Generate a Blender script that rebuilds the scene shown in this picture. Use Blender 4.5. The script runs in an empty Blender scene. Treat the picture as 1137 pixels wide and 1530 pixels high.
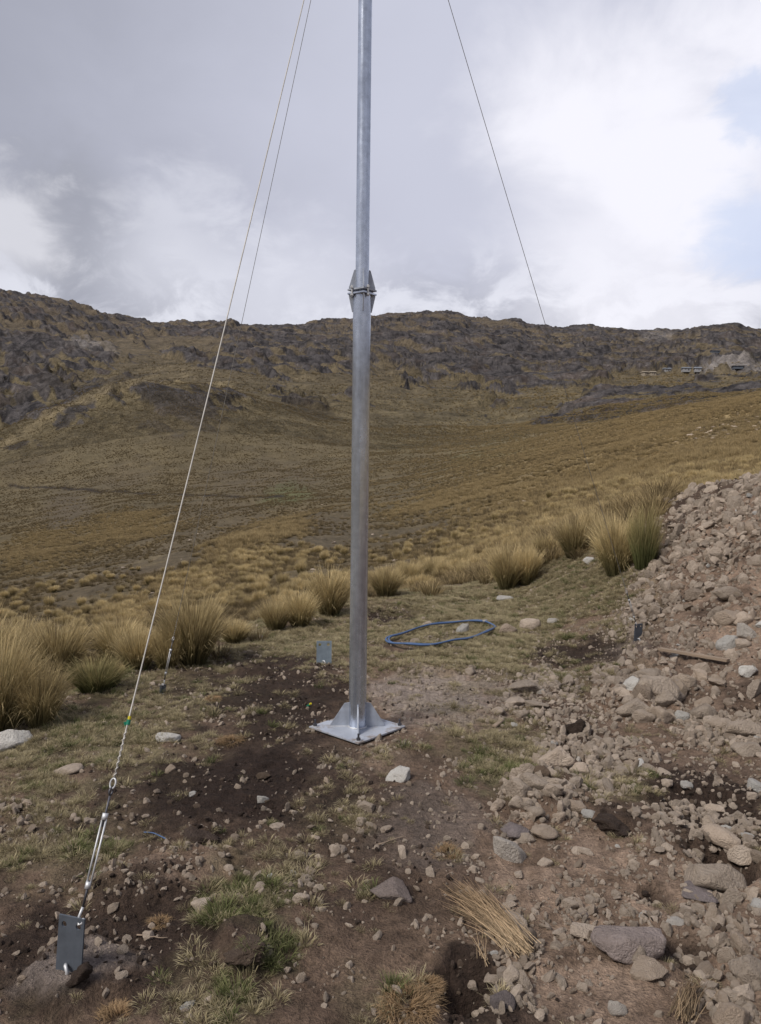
import bpy, bmesh, math, random
import numpy as np
from mathutils import Vector, Matrix

# ------------------------------------------------------------------ camera, sky, sun, exposure
scene = bpy.context.scene
R_ = math.radians
F, CX, CY = 1156.0, 568.5, 765.0          # focal length and centre in photo pixels
PITCH, ROLL, CAMZ = -3.0, 0.7, 1.6
cam_data = bpy.data.cameras.new('camera')
cam = bpy.data.objects.new('camera', cam_data)
scene.collection.objects.link(cam)
scene.camera = cam
cam_data.sensor_fit = 'VERTICAL'; cam_data.sensor_height = 24.0
cam_data.lens = 24.0 * F / 1530.0
cam_data.clip_start = 0.05; cam_data.clip_end = 6000
CR = Matrix.Rotation(R_(90 + PITCH), 3, 'X') @ Matrix.Rotation(R_(ROLL), 3, 'Z')
cam.matrix_world = Matrix.Translation((0, 0, CAMZ)) @ CR.to_4x4()
scene.render.resolution_x = 761; scene.render.resolution_y = 1024

SUN_EL, SUN_AZ = 48.0, -128.0              # azimuth measured from +Y towards +X
world = bpy.data.worlds.new('World'); scene.world = world; world.use_nodes = True
def build_world():
    nt = world.node_tree; N = nt.nodes; L = nt.links; N.clear()
    out = N.new('ShaderNodeOutputWorld'); bg = N.new('ShaderNodeBackground')
    bg.inputs['Strength'].default_value = 0.1
    L.new(bg.outputs[0], out.inputs[0])
    sky = N.new('ShaderNodeTexSky'); sky.sky_type = 'NISHITA'; sky.sun_disc = False
    sky.sun_elevation = R_(SUN_EL); sky.sun_rotation = R_(SUN_AZ); sky.altitude = 4000
    tc = N.new('ShaderNodeTexCoord'); D = tc.outputs['Generated']
    def noise(scale, detail, rough=0.55, dist=0.0, loc=(0, 0, 0), sc=(1, 1, 1.6)):
        mp = N.new('ShaderNodeMapping'); mp.inputs['Location'].default_value = loc
        mp.inputs['Scale'].default_value = sc
        L.new(D, mp.inputs[0])
        n = N.new('ShaderNodeTexNoise'); n.inputs['Scale'].default_value = scale
        n.inputs['Detail'].default_value = detail; n.inputs['Roughness'].default_value = rough
        n.inputs['Distortion'].default_value = dist
        L.new(mp.outputs[0], n.inputs['Vector']); return n.outputs['Fac']
    def m(op, a, b=None, c=None):
        n = N.new('ShaderNodeMath'); n.operation = op
        for i, v in enumerate((a, b, c)):
            if v is None: continue
            if isinstance(v, (int, float)): n.inputs[i].default_value = v
            else: L.new(v, n.inputs[i])
        return n.outputs[0]
    def mr(v, a, b, c=0.0, d=1.0):
        n = N.new('ShaderNodeMapRange'); n.interpolation_type = 'SMOOTHSTEP'
        L.new(v, n.inputs[0])
        for i, k in enumerate((a, b, c, d)): n.inputs[i + 1].default_value = k
        return n.outputs[0]
    def dirdot(px, py):
        d = raydir(px, py)
        n = N.new('ShaderNodeVectorMath'); n.operation = 'DOT_PRODUCT'
        L.new(D, n.inputs[0]); n.inputs[1].default_value = d
        return n.outputs['Value']
    def spot(px, py, deg_out, deg_in, nz=None, amt=0.0):
        dd = dirdot(px, py)
        a = m('ARCCOSINE', m('MINIMUM', dd, 0.99999))
        a = m('MULTIPLY', a, 57.2958)
        if nz is not None: a = m('ADD', a, m('MULTIPLY', m('SUBTRACT', nz, 0.5), amt))
        return mr(a, deg_out, deg_in)
    def mix(f, a, b):
        n = N.new('ShaderNodeMix'); n.data_type = 'RGBA'
        if isinstance(f, (int, float)): n.inputs[0].default_value = f
        else: L.new(f, n.inputs[0])
        for k, v in ((6, a), (7, b)):
            if isinstance(v, tuple): n.inputs[k].default_value = (*v, 1)
            else: L.new(v, n.inputs[k])
        return n.outputs[2]
    n_big = noise(1.6, 5, 0.5, 0.3, (3.1, 0.4, 1.2))
    n_mid = noise(5.0, 7, 0.55, 0.35, (1.3, 5.2, 0.3))
    n_puf = noise(11.0, 8, 0.6, 0.4, (7.3, 2.2, 4.1))
    grey = mix(mr(n_big, 0.3, 0.7), (3.0, 3.12, 3.75), (3.9, 4.05, 4.8))
    # lighter towards the right, lighter low down
    grey = mix(m('MULTIPLY', spot(900, 330, 46, 12, n_mid, 16), 0.75), grey, (5.5, 5.65, 6.7))
    # soft low cloud bank behind the ridge
    sep = N.new('ShaderNodeSeparateXYZ'); L.new(D, sep.inputs[0])
    elv = m('ADD', sep.outputs[2], m('MULTIPLY', m('SUBTRACT', n_puf, 0.5), -0.16))
    low = mr(elv, 0.30, 0.17)
    puf = mix(mr(n_puf, 0.42, 0.60), (3.3, 3.4, 4.0), (6.6, 6.7, 7.4))
    col = mix(m('MULTIPLY', low, 0.9), grey, puf)
    # darker belly inside the low cloud at left
    col = mix(m('MULTIPLY', spot(85, 330, 6.5, 1.5, n_puf, 10), 0.65), col, (3.0, 3.1, 3.6))
    col = mix(m('MULTIPLY', spot(440, 470, 9, 1.0, n_puf, 12), 0.7), col, (6.4, 6.5, 7.3))
    col = mix(m('MULTIPLY', spot(265, 365, 7, 0.5, n_puf, 16), 0.55), col, (6.6, 6.7, 7.4))
    col = mix(m('MULTIPLY', spot(5, 335, 5, 0.5, n_puf, 12), 0.6), col, (7.4, 7.4, 7.9))
    # bright sunlit cloud mass at right
    br = m('MAXIMUM', spot(985, 235, 13.5, 1.5, n_mid, 22), spot(1135, 60, 11, 1, n_mid, 20))
    br = m('MAXIMUM', br, m('MULTIPLY', spot(930, 400, 13, 3, n_mid, 16), 0.8))
    col = mix(m('MULTIPLY', br, 0.92), col, (8.1, 8.05, 8.7))
    # gaps of blue sky at the right edge
    bl = m('MAXIMUM', spot(1130, 340, 5.0, 0.8, n_puf, 12), spot(1150, 165, 3.0, 1.2, n_puf, 9))
    bl = m('MAXIMUM', bl, m('MULTIPLY', spot(1340, 260, 8, 4, n_mid, 12), .6))
    skyb = mix(0.72, sky.outputs[0], (6.4, 7.2, 9.2))
    col = mix(m('MULTIPLY', bl, 0.62), col, skyb)
    L.new(col, bg.inputs['Color'])

def raydir(px, py):
    v = CR @ Vector(((px - CX) / F, -(py - CY) / F, -1.0)); v.normalize(); return v
build_world()
sun_data = bpy.data.lights.new('sun', 'SUN'); sun_data.energy = 3.0; sun_data.angle = R_(18)
sun_data.color = (1.0, 0.94, 0.86)
sun = bpy.data.objects.new('sun', sun_data); scene.collection.objects.link(sun)
sd = Vector((math.sin(R_(SUN_AZ)) * math.cos(R_(SUN_EL)), math.cos(R_(SUN_AZ)) * math.cos(R_(SUN_EL)), math.sin(R_(SUN_EL))))
sun.rotation_euler = sd.to_track_quat('Z', 'Y').to_euler()
vs = scene.view_settings
vs.view_transform = 'Standard'; vs.look = 'None'; vs.gamma = 1.0; vs.use_curve_mapping = False
vs.exposure = 0.25

# ------------------------------------------------------------------ helpers
rng = np.random.default_rng(7); random.seed(7)
C = scene.collection
def tag(o, label=None, cat=None, group=None, kind=None):
    if label: o['label'] = label
    if cat: o['category'] = cat
    if group: o['group'] = group
    if kind: o['kind'] = kind
    return o
def empty(name, loc, label, cat, group=None):
    o = bpy.data.objects.new(name, None); C.objects.link(o); o.location = loc
    o.empty_display_size = 0.1
    return tag(o, label, cat, group)
def meshobj(name, verts, faces, mat, parent=None, smooth=False):
    me = bpy.data.meshes.new(name); me.from_pydata([tuple(v) for v in verts], [], faces); me.update()
    if mat: me.materials.append(mat)
    if smooth: me.polygons.foreach_set('use_smooth', [True] * len(me.polygons))
    o = bpy.data.objects.new(name, me); C.objects.link(o)
    if parent: o.parent = parent
    return o
class MB:
    def __init__(s): s.v = []; s.f = []
    def add(s, vs_, fs):
        b = len(s.v); s.v += [Vector(v) for v in vs_]; s.f += [tuple(b + i for i in f) for f in fs]; return s
    def box(s, c, size, M=None):
        x, y, z = [k / 2 for k in size]
        vs_ = [Vector((a, b, d)) for a in (-x, x) for b in (-y, y) for d in (-z, z)]
        if M: vs_ = [M @ v for v in vs_]
        vs_ = [v + Vector(c) for v in vs_]
        return s.add(vs_, [(0, 1, 3, 2), (4, 6, 7, 5), (0, 4, 5, 1), (2, 3, 7, 6), (0, 2, 6, 4), (1, 5, 7, 3)])
    def prism(s, pts, thick, M=None):      # pts in local XZ, extruded along local Y
        n = len(pts)
        vs_ = [Vector((p[0], -thick / 2, p[1])) for p in pts] + [Vector((p[0], thick / 2, p[1])) for p in pts]
        if M: vs_ = [M @ v for v in vs_]
        fs = [tuple(range(n)), tuple(range(2 * n - 1, n - 1, -1))]
        fs += [(i, i + n, (i + 1) % n + n, (i + 1) % n) for i in range(n)]
        return s.add(vs_, fs)
    def tube(s, path, rad, seg=8, closed=False, caps=True):
        P = [Vector(p) for p in path]; n = len(P)
        rads = rad if hasattr(rad, '__len__') else [rad] * n
        T = []
        for i in range(n):
            a = P[(i - 1) % n] if (closed or i) else P[0]
            b = P[(i + 1) % n] if (closed or i < n - 1) else P[-1]
            T.append((b - a).normalized())
        up = Vector((0, 0, 1)) if abs(T[0].z) < 0.9 else Vector((1, 0, 0))
        nrm = (up - T[0] * up.dot(T[0])).normalized(); vs_ = []
        for i in range(n):
            nrm = (nrm - T[i] * nrm.dot(T[i])).normalized(); bi = T[i].cross(nrm)
            for k in range(seg):
                a = 2 * math.pi * k / seg
                vs_.append(P[i] + (nrm * math.cos(a) + bi * math.sin(a)) * rads[i])
        fs = []
        for i in range(n if closed else n - 1):
            j = (i + 1) % n
            for k in range(seg):
                fs.append((i * seg + k, i * seg + (k + 1) % seg, j * seg + (k + 1) % seg, j * seg + k))
        if caps and not closed:
            fs.append(tuple(range(seg - 1, -1, -1))); fs.append(tuple((n - 1) * seg + k for k in range(seg)))
        return s.add(vs_, fs)
    def build(s, name, mat, parent=None, smooth=False, bevel=0, origin=None):
        vs_ = s.v if origin is None else [v - Vector(origin) for v in s.v]
        o = meshobj(name, vs_, s.f, mat, parent, smooth)
        bm = bmesh.new(); bm.from_mesh(o.data); bmesh.ops.recalc_face_normals(bm, faces=bm.faces)
        if bevel: bmesh.ops.bevel(bm, geom=bm.edges[:], offset=bevel, segments=2, affect='EDGES', clamp_overlap=True)
        bm.to_mesh(o.data); bm.free()
        if smooth: o.data.polygons.foreach_set('use_smooth', [True] * len(o.data.polygons))
        if origin is not None and parent is None: o.location = origin
        return o

# ---- numpy noise
_ang = np.random.default_rng(99).random(4096) * 2 * np.pi
_gx, _gy = np.cos(_ang), np.sin(_ang)
def perlin(x, y, seed=0):
    x = np.asarray(x, float) + seed * 17.31; y = np.asarray(y, float) + seed * 9.77
    ix = np.floor(x).astype(np.int64); iy = np.floor(y).astype(np.int64)
    fx = x - ix; fy = y - iy
    def g(i, j, dx, dy):
        h = (i * 374761393 + j * 668265263 + seed * 974711) & 0xffffffff
        h = ((h ^ (h >> 13)) * 1274126177) & 0xffffffff
        h = (h ^ (h >> 16)) & 4095
        return _gx[h] * dx + _gy[h] * dy
    u = fx * fx * fx * (fx * (fx * 6 - 15) + 10); v = fy * fy * fy * (fy * (fy * 6 - 15) + 10)
    a = g(ix, iy, fx, fy); b = g(ix + 1, iy, fx - 1, fy)
    c = g(ix, iy + 1, fx, fy - 1); d = g(ix + 1, iy + 1, fx - 1, fy - 1)
    return (a + (b - a) * u + (c - a) * v + (a - b - c + d) * u * v) * 1.5
def fbm(x, y, octv=4, seed=0, gain=0.5, lac=2.03):
    s = 0; a = 1; t = 0
    for k in range(octv):
        s = s + a * perlin(x, y, seed + k); t += a; a *= gain; x = x * lac; y = y * lac
    return s / t
def ridged(x, y, octv=4, seed=0, gain=0.55):
    s = 0; a = 1; t = 0
    for k in range(octv):
        s = s + a * (1 - np.minimum(1, np.abs(perlin(x, y, seed + k)) * 2.2)); t += a; a *= gain; x = x * 2.1; y = y * 2.1
    return s / t
def sst(a, b, v):
    t = np.clip((v - a) / (b - a), 0, 1); return t * t * (3 - 2 * t)

# ------------------------------------------------------------------ terrain shape
def tan_el(px, py):
    d = raydir(px, py); return d.z / math.hypot(d.x, d.y)
def az_of(px): 
    d = raydir(px, 640); return math.atan2(d.x, d.y)
# profile of the land in each direction: (distance in metres, height row of the photo) or (distance, ('z', metres))
prof = {
 -250: [(10,('z',-2.2)),(25,1010),(45,915),(58,930),(85,905),(120,850),(200,770),(290,722),(360,735),(450,640),(620,540),(850,432),(1050,425),(1400,600)],
 0:    [(10,('z',-2.0)),(25,965),(45,858),(58,905),(85,858),(120,806),(200,736),(290,640),(350,705),(450,604),(620,528),(880,455),(1050,437),(1400,600)],
 100:  [(10,('z',-1.9)),(25,945),(45,845),(58,890),(85,838),(120,786),(200,718),(290,592),(350,665),(450,588),(620,528),(880,470),(1050,450),(1400,600)],
 200:  [(10,('z',-1.7)),(25,925),(45,828),(60,866),(85,812),(120,768),(200,700),(290,564),(350,625),(450,566),(620,530),(880,492),(1050,478),(1400,600)],
 300:  [(10,('z',-1.6)),(25,905),(45,806),(60,835),(85,790),(120,755),(200,690),(290,560),(350,596),(450,552),(620,525),(880,498),(1050,487),(1400,600)],
 430:  [(11,('z',-1.2)),(25,875),(45,795),(65,780),(85,765),(120,742),(200,686),(290,612),(350,600),(450,560),(620,525),(880,495),(1050,488),(1400,600)],
 568:  [(12,('z',-0.9)),(25,868),(45,808),(65,772),(85,752),(120,728),(200,690),(290,640),(350,608),(450,572),(620,530),(880,488),(1050,473),(1400,600)],
 700:  [(12,('z',-0.4)),(25,825),(45,775),(65,740),(85,722),(120,698),(160,683),(200,678),(290,650),(350,618),(450,580),(620,535),(880,492),(1050,478),(1400,600)],
 850:  [(12,('z',0.3)),(25,775),(45,727),(65,700),(85,685),(120,662),(160,644),(200,650),(290,628),(350,605),(450,580),(620,545),(880,505),(1050,491),(1400,600)],
 1000: [(12,('z',0.8)),(25,745),(45,700),(65,670),(85,652),(120,626),(160,610),(200,618),(290,606),(350,590),(450,568),(620,545),(880,512),(1050,496),(1400,600)],
 1137: [(12,('z',1.25)),(25,722),(45,675),(65,645),(85,628),(120,600),(160,584),(200,594),(290,590),(350,578),(450,562),(620,540),(880,512),(1050,494),(1400,600)],
 1400: [(12,('z',1.9)),(25,690),(45,640),(65,605),(85,585),(120,555),(160,535),(200,550),(290,550),(350,545),(450,535),(620,520),(880,500),(1050,490),(1400,600)],
}
skyline = [(-250,428),(0,437),(60,444),(110,452),(135,462),(170,474),(210,480),(240,486),(255,483),(300,486),(325,482),(345,479),(360,488),(395,491),(430,487),(450,489),
 (480,483),(520,480),(560,472),(590,470),(650,470),(685,473),(700,479),(740,482),(760,481),(800,489),(830,494),(870,490),(910,494),(960,497),(1020,496),(1060,490),(1090,488),(1137,498),(1400,495)]
NA, NR = 720, 480
LR0, LR1 = math.log(9.0), math.log(1500.0)
AZG = np.linspace(-math.pi, math.pi, NA + 1)          # coarse azimuths; profile columns are interpolated
lrg = np.linspace(LR0, LR1, NR)
cols = sorted(prof); caz = [az_of(c) for c in cols]; ctab = []
for c in cols:
    lr = []; tt = []
    for r, row in prof[c]:
        lr.append(math.log(r)); tt.append(((row[1] - CAMZ) / r) if isinstance(row, tuple) else tan_el(c, row))
    ctab.append(np.interp(lrg, lr, tt))
ctab = np.array(ctab)
mid = 0.5 * (ctab[0] + ctab[-1])
caz2 = np.array([-math.pi] + caz + [math.pi]); ctab2 = np.vstack([mid, ctab, mid])
AZF = np.linspace(-math.pi, math.pi, 2881)
TT = np.empty((len(AZF), NR))
for j in range(NR): TT[:, j] = np.interp(AZF, caz2, ctab2[:, j])
def blur(a, sig, axis):
    n = int(sig * 3) + 1; k = np.exp(-0.5 * (np.arange(-n, n + 1) / sig) ** 2); k /= k.sum()
    pad = [(0, 0), (0, 0)]; pad[axis] = (n, n)
    b = np.pad(a, pad, mode='edge'); out = np.zeros_like(a)
    for i, w in enumerate(k):
        out += w * (b[i:i + a.shape[0], :] if axis == 0 else b[:, i:i + a.shape[1]])
    return out
TT = blur(blur(TT, 18, 0), 3.2, 1)
sk_az = [az_of(a) for a, b in skyline]; sk_t = [tan_el(a, b) for a, b in skyline]
skT = np.interp(AZF, sk_az, sk_t); j_r = int(np.argmin(abs(lrg - math.log(1050))))
dsk = skT - TT.max(axis=1, where=(lrg > math.log(700))[None, :], initial=-9)
inf = np.abs(AZF) < 0.8
TT += np.where(inf, dsk, 0)[:, None] * sst(math.log(500), math.log(1000), lrg)[None, :]
def table(x, y):
    r = np.hypot(x, y); a = np.arctan2(x, y)
    fa = (a + math.pi) / (2 * math.pi) * 2880; fr = (np.log(np.maximum(r, 1e-3)) - LR0) / (LR1 - LR0) * (NR - 1)
    fr = np.clip(fr, 0, NR - 1.001); fa = np.clip(fa, 0, 2879.999)
    ia = fa.astype(int); ir = fr.astype(int); u = fa - ia; v = fr - ir
    return (TT[ia, ir] * (1 - u) * (1 - v) + TT[ia + 1, ir] * u * (1 - v) + TT[ia, ir + 1] * (1 - u) * v + TT[ia + 1, ir + 1] * u * v)
edge_px = [(-300, 4.3), (0, 5.4), (150, 6.2), (290, 7.2), (480, 8.8), (600, 9.6), (760, 10.2), (930, 10.0), (1137, 9.2), (1400, 8.8)]
edge_az = [az_of(a) for a, b in edge_px]; edge_r = [b for a, b in edge_px]
def near_z(x, y):
    m = 1.62 * sst(0, 1, (x - 1.55 + 0.06 * (y - 6)) / 3.4) * sst(0, 1, (y - 2.6) / 5.4)
    m = m + 0.10 * sst(0.5, 2.2, x) * sst(5, 2, y)
    return m - 0.05 * np.maximum(0, -x - 0.4) + 0.0 * y
def base_h(x, y):
    x = np.asarray(x, float); y = np.asarray(y, float)
    r = np.hypot(x, y); a = np.arctan2(x, y)
    er = np.interp(a, edge_az, edge_r)
    k = sst(0, 1, (r - er) / (er * 0.55))
    far = CAMZ + np.maximum(r, 9.0) * table(x, y)
    return near_z(x, y) * (1 - k) + far * k
_ts = np.exp(np.linspace(math.log(1.2), math.log(1400), 3000))
def hit(px, py, f=None):
    d = raydir(px, py); h = math.hypot(d.x, d.y)
    X = d.x / h * _ts; Y = d.y / h * _ts; Z = CAMZ + d.z / h * _ts
    g = (f or base_h)(X, Y); w = np.nonzero(Z < g)[0]
    i = w[0] if len(w) else len(_ts) - 1
    if i == 0: return Vector((X[0], Y[0], g[0]))
    a = (Z[i - 1] - g[i - 1]); b = (g[i] - Z[i]); t = a / (a + b + 1e-9)
    return Vector((X[i - 1] + (X[i] - X[i - 1]) * t, Y[i - 1] + (Y[i] - Y[i - 1]) * t, g[i - 1] + (g[i] - g[i - 1]) * t))

class Blob:     # a patch of ground, stored in metres
    def __init__(s, x0, y0, x1, y1, k=1.0, tilt=0.0, soft=0.45, nz=0.35):
        cx, cy = (x0 + x1) / 2, (y0 + y1) / 2
        a, b = hit(cx, y1), hit(cx, y0); c = (a + b) / 2
        rr = math.hypot(c.x, c.y); s.c = c; s.u = Vector((c.x / rr, c.y / rr)); s.k = k
        s.rl = max(0.02, math.hypot(b.x - a.x, b.y - a.y) / 2); s.rt = (x1 - x0) / 2 / F * rr
        s.tilt = math.tan(math.radians(tilt)); s.soft = soft; s.nz = nz
    def w(s, X, Y):
        dx = X - s.c.x; dy = Y - s.c.y
        l = dx * s.u.x + dy * s.u.y; t = dx * s.u.y - dy * s.u.x
        near = (np.abs(dx) + np.abs(dy)) < 4 * (s.rl + s.rt)
        out = np.zeros_like(X)
        if not near.any(): return out
        l = l[near]; t = t[near]
        sc = 1.0 / max(0.12, 0.45 * min(s.rl, s.rt))
        n = fbm(X[near] * sc, Y[near] * sc, 4, 31) * s.nz * 2.2
        l2 = l - t * s.tilt
        d = np.sqrt((l2 / s.rl) ** 2 + (t / s.rt) ** 2) + n
        out[near] = s.k * (1 - sst(1 - s.soft, 1 + s.soft, d)); return out
def comb(blobs, X, Y):
    o = np.zeros_like(X)
    for b in blobs: o = np.maximum(o, b.w(X, Y))
    return o

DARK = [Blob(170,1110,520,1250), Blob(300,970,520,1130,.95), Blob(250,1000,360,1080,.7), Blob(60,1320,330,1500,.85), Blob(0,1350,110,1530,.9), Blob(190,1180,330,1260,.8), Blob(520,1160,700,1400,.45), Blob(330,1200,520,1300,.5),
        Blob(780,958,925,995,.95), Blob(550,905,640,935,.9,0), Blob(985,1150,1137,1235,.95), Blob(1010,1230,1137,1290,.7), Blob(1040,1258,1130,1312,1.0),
        Blob(640,1420,745,1520,1.0), Blob(660,1500,800,1545,.9), Blob(960,1320,1000,1352,.8), Blob(975,1385,1050,1440,.85), Blob(840,1095,880,1120,.6),  # peat; over the holes the dark colour also stands in for shade
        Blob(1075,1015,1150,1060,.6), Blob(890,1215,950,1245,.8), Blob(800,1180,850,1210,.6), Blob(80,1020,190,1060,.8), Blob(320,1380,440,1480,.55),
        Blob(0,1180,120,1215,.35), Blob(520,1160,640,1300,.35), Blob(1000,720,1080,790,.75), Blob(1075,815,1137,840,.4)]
TAN = [Blob(730,1240,1050,1540,.9), Blob(1000,1290,1200,1540,.75), Blob(560,1000,760,1080,.85), Blob(1010,850,1200,1000,.9), Blob(950,900,1137,1140,.5),
       Blob(170,1290,330,1350,.65), Blob(40,1405,190,1490,.75), Blob(520,1110,620,1160,.4), Blob(990,760,1200,900,.9), Blob(1010,720,1250,830,.7)]
CLAY = [Blob(555,1005,745,1080,.9), Blob(560,1180,720,1300,.5), Blob(900,955,960,985,.6), Blob(60,1415,150,1490,.8)]
PAD = [Blob(45,1425,185,1482,1.0)]
GRASS = [Blob(0,1070,290,1215,1.0), Blob(560,860,900,1000,1.0), Blob(0,1180,230,1330,.4), Blob(330,930,530,1000,.8), Blob(120,990,420,1110,.55),
         Blob(640,1070,760,1150,.45), Blob(700,1070,830,1180,.5), Blob(290,1260,450,1390,.55), Blob(480,1110,640,1150,.2), Blob(560,985,700,1015,.5), Blob(430,1170,560,1260,.4),
         Blob(230,1430,420,1540,.3), Blob(500,1440,600,1530,.35), Blob(870,1140,960,1200,.4), Blob(850,820,985,905,1.0), Blob(400,900,560,960,.8), Blob(0,1440,120,1540,.5), Blob(880,870,980,960,.6)]
GREEN = [Blob(300,1310,440,1395,.9), Blob(370,1395,450,1455,1), Blob(700,1120,790,1190,.8), Blob(90,1240,200,1290,.5), Blob(840,1015,900,1040,.4),
         Blob(230,1430,290,1470,.6), Blob(320,1460,390,1540,.7), Blob(100,990,175,1035,.8), Blob(560,1460,640,1500,.4), Blob(940,1160,985,1200,.5), Blob(810,950,880,965,.4)]
RUBBLE = [Blob(760,1000,880,1080,.8), Blob(880,985,1010,1080,.9), Blob(790,1080,960,1190,.9), Blob(740,1160,860,1240,.9), Blob(960,730,1200,880,1.0), Blob(930,840,1060,960,.9),
          Blob(1000,1040,1137,1120,.8), Blob(980,1180,1137,1290,.7), Blob(1000,1290,1137,1400,.6), Blob(720,1400,800,1530,.7), Blob(1040,1400,1137,1530,.7), Blob(110,1300,190,1370,.6),
          Blob(420,1300,480,1350,.7), Blob(480,1230,580,1290,.4), Blob(0,1190,120,1260,.5), Blob(1010,880,1137,1000,.6), Blob(840,1360,1000,1440,.4)]
PITS = [(Blob(1050,1262,1125,1308,1, soft=.5), .16), (Blob(662,1455,735,1515,1, soft=.7), .10), (Blob(975,1385,1045,1440,1), .06), (Blob(960,1322,1000,1350,1), .05),
        (Blob(885,1218,945,1242,1), -.05), (Blob(270,1240,320,1262,1), -.05), (Blob(60,1400,180,1500,1), -.04), (Blob(550,905,640,932,1), .08),
        (Blob(150,1280,350,1350,1), -.05), (Blob(560,990,700,1010,1), -.03), (Blob(985,1185,1120,1230,1), .05), (Blob(330,1390,400,1450,1), -.05),
        (Blob(760,1150,860,1230,1), -.05), (Blob(880,990,1010,1070,1), -.07)]
MAST = hit(534, 1090); MAST = Vector((MAST.x, MAST.y, 0.0))

def rock_mask(X, Y, r, T, fine=True):
    U = X + 0.9 * Y; n = fbm(U / 70, Y / 130, 4, 3, 0.55); n2 = fbm(U / 17, Y / 58, 4, 12, 0.6)
    alt = sst(0.02, 0.17, T)
    v = n * 0.9 + n2 * 0.75 + (alt - 0.74) * 0.55 - 0.13 + (0.45 * fbm(U / 6, Y / 18, 3, 19) - 0.42 * sst(.52, .78, ridged(U / 38, Y / 95, 3, 23)) if fine else 0)
    v = v + 0.46 * comb(ROCKP, X, Y) - 0.55 * comb(GRASSP, X, Y)
    return sst(-0.02, 0.07 if fine else 0.20, v) * sst(170, 260, r)
ROCKP = [Blob(195,580,345,662,1.5), Blob(20,600,200,668,1.1), Blob(0,560,110,640,1), Blob(0,500,150,560,.9), Blob(680,520,910,590,.9), Blob(550,490,700,560,.6), Blob(420,600,500,625,1), Blob(330,480,540,590,.55),
         Blob(700,570,760,610,.8), Blob(850,585,1000,625,.7), Blob(0,685,80,715,1), Blob(400,565,430,590,.9), Blob(1040,500,1137,545,.8), Blob(920,535,1040,560,.5), Blob(680,615,730,640,.6), Blob(640,505,820,590,.9), Blob(600,575,625,595,.9)]
GRASSP = [Blob(330,620,800,760,1), Blob(170,660,560,800,1), Blob(0,720,300,860,1), Blob(0,650,200,700,.8), Blob(190,600,230,640,.6), Blob(560,580,700,625,.8), Blob(930,560,1030,590,.7), Blob(200,500,330,560,.35), Blob(910,560,960,590,.8)]

def height(X, Y):
    X = np.asarray(X, float); Y = np.asarray(Y, float)
    z = base_h(X, Y); r = np.hypot(X, Y); T = (z - CAMZ) / np.maximum(r, 1)
    out = z.copy()
    # near ground: clods, ruts, holes
    n = r < 16
    if n.any():
        x = X[n]; y = Y[n]
        rub = comb(RUBBLE, x, y)
        flat = 1 - 0.92 * sst(0.55, 0.25, np.hypot(x - MAST.x, y - MAST.y))
        d = 0.035 * fbm(x * 1.3, y * 1.3, 3, 40) + 0.030 * fbm(x * 4, y * 4, 3, 41) + 0.014 * fbm(x * 13, y * 13, 4, 42, .6) * (1 + rub)
        d = d + 0.012 * ridged(x * 7, y * 7, 3, 47) * comb(DARK, x, y)
        for b, dep in PITS: d = d - dep * b.w(x, y)
        d = d + 0.11 * fbm(x * 0.9, y * 0.9, 4, 44) * sst(2.3, 3.2, x) * sst(5, 7, y) 
        out[n] += d * flat * sst(16, 11, r[n])
    # middle hillside: hummocks, gullies
    m = (r >= 9)
    if m.any():
        x = X[m]; y = Y[m]; rr = r[m]
        w = sst(9, 20, rr)
        d = w * (0.18 * fbm(x / 3, y / 3, 4, 50) + 0.9 * fbm(x / 18, y / 18, 3, 51) * sst(20, 60, rr)
            + 0.10 * fbm(x * 1.4, y * 1.4, 2, 57) * sst(160, 60, rr))
        d = d + sst(60, 200, rr) * 1.8 * fbm(x / 45, y / 45, 4, 52) + sst(380, 620, rr) * 5.0 * fbm(x / 110, y / 90, 4, 53)
        out[m] += d
    # rocky mountain
    q = (r > 150)
    if q.any():
        x = X[q]; y = Y[q]; rr = r[q]
        M = rock_mask(x, y, rr, T[q], False)
        u = x + 0.9 * y
        ft = sst(170, 400, rr) * sst(1400, 1150, rr)
        whale = fbm(u / 28, y / 85, 3, 60, .5)                    # rounded whalebacks
        crack = np.minimum(1, np.abs(perlin(u / 7, y / 26, 61)) * 3.5)    # joints running down the faces
        crack2 = np.minimum(1, np.abs(perlin(u / 3.1, y / 11, 65)) * 3.0)
        lv = (out[q] + 4 * fbm(u / 50, y / 50, 3, 64)) / 10.0; fr = lv - np.floor(lv)
        step = (sst(.15, .55, fr) - fr) * 10 * .55                 # benches and small scarps
        crest = 1 - .30 * sst(800, 1000, rr)
        out[q] += ft * crest * (M * (2.2 + 6 * np.maximum(whale, -.2) + .9 * crack + .5 * crack2 + fbm(x / 11, y / 12, 3, 62, .5) * 1.8 + step * .7) + step * .45)                   + 1.0 * fbm(x / 14, y / 14, 3, 66) * sst(220, 400, rr)
    return out

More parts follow.
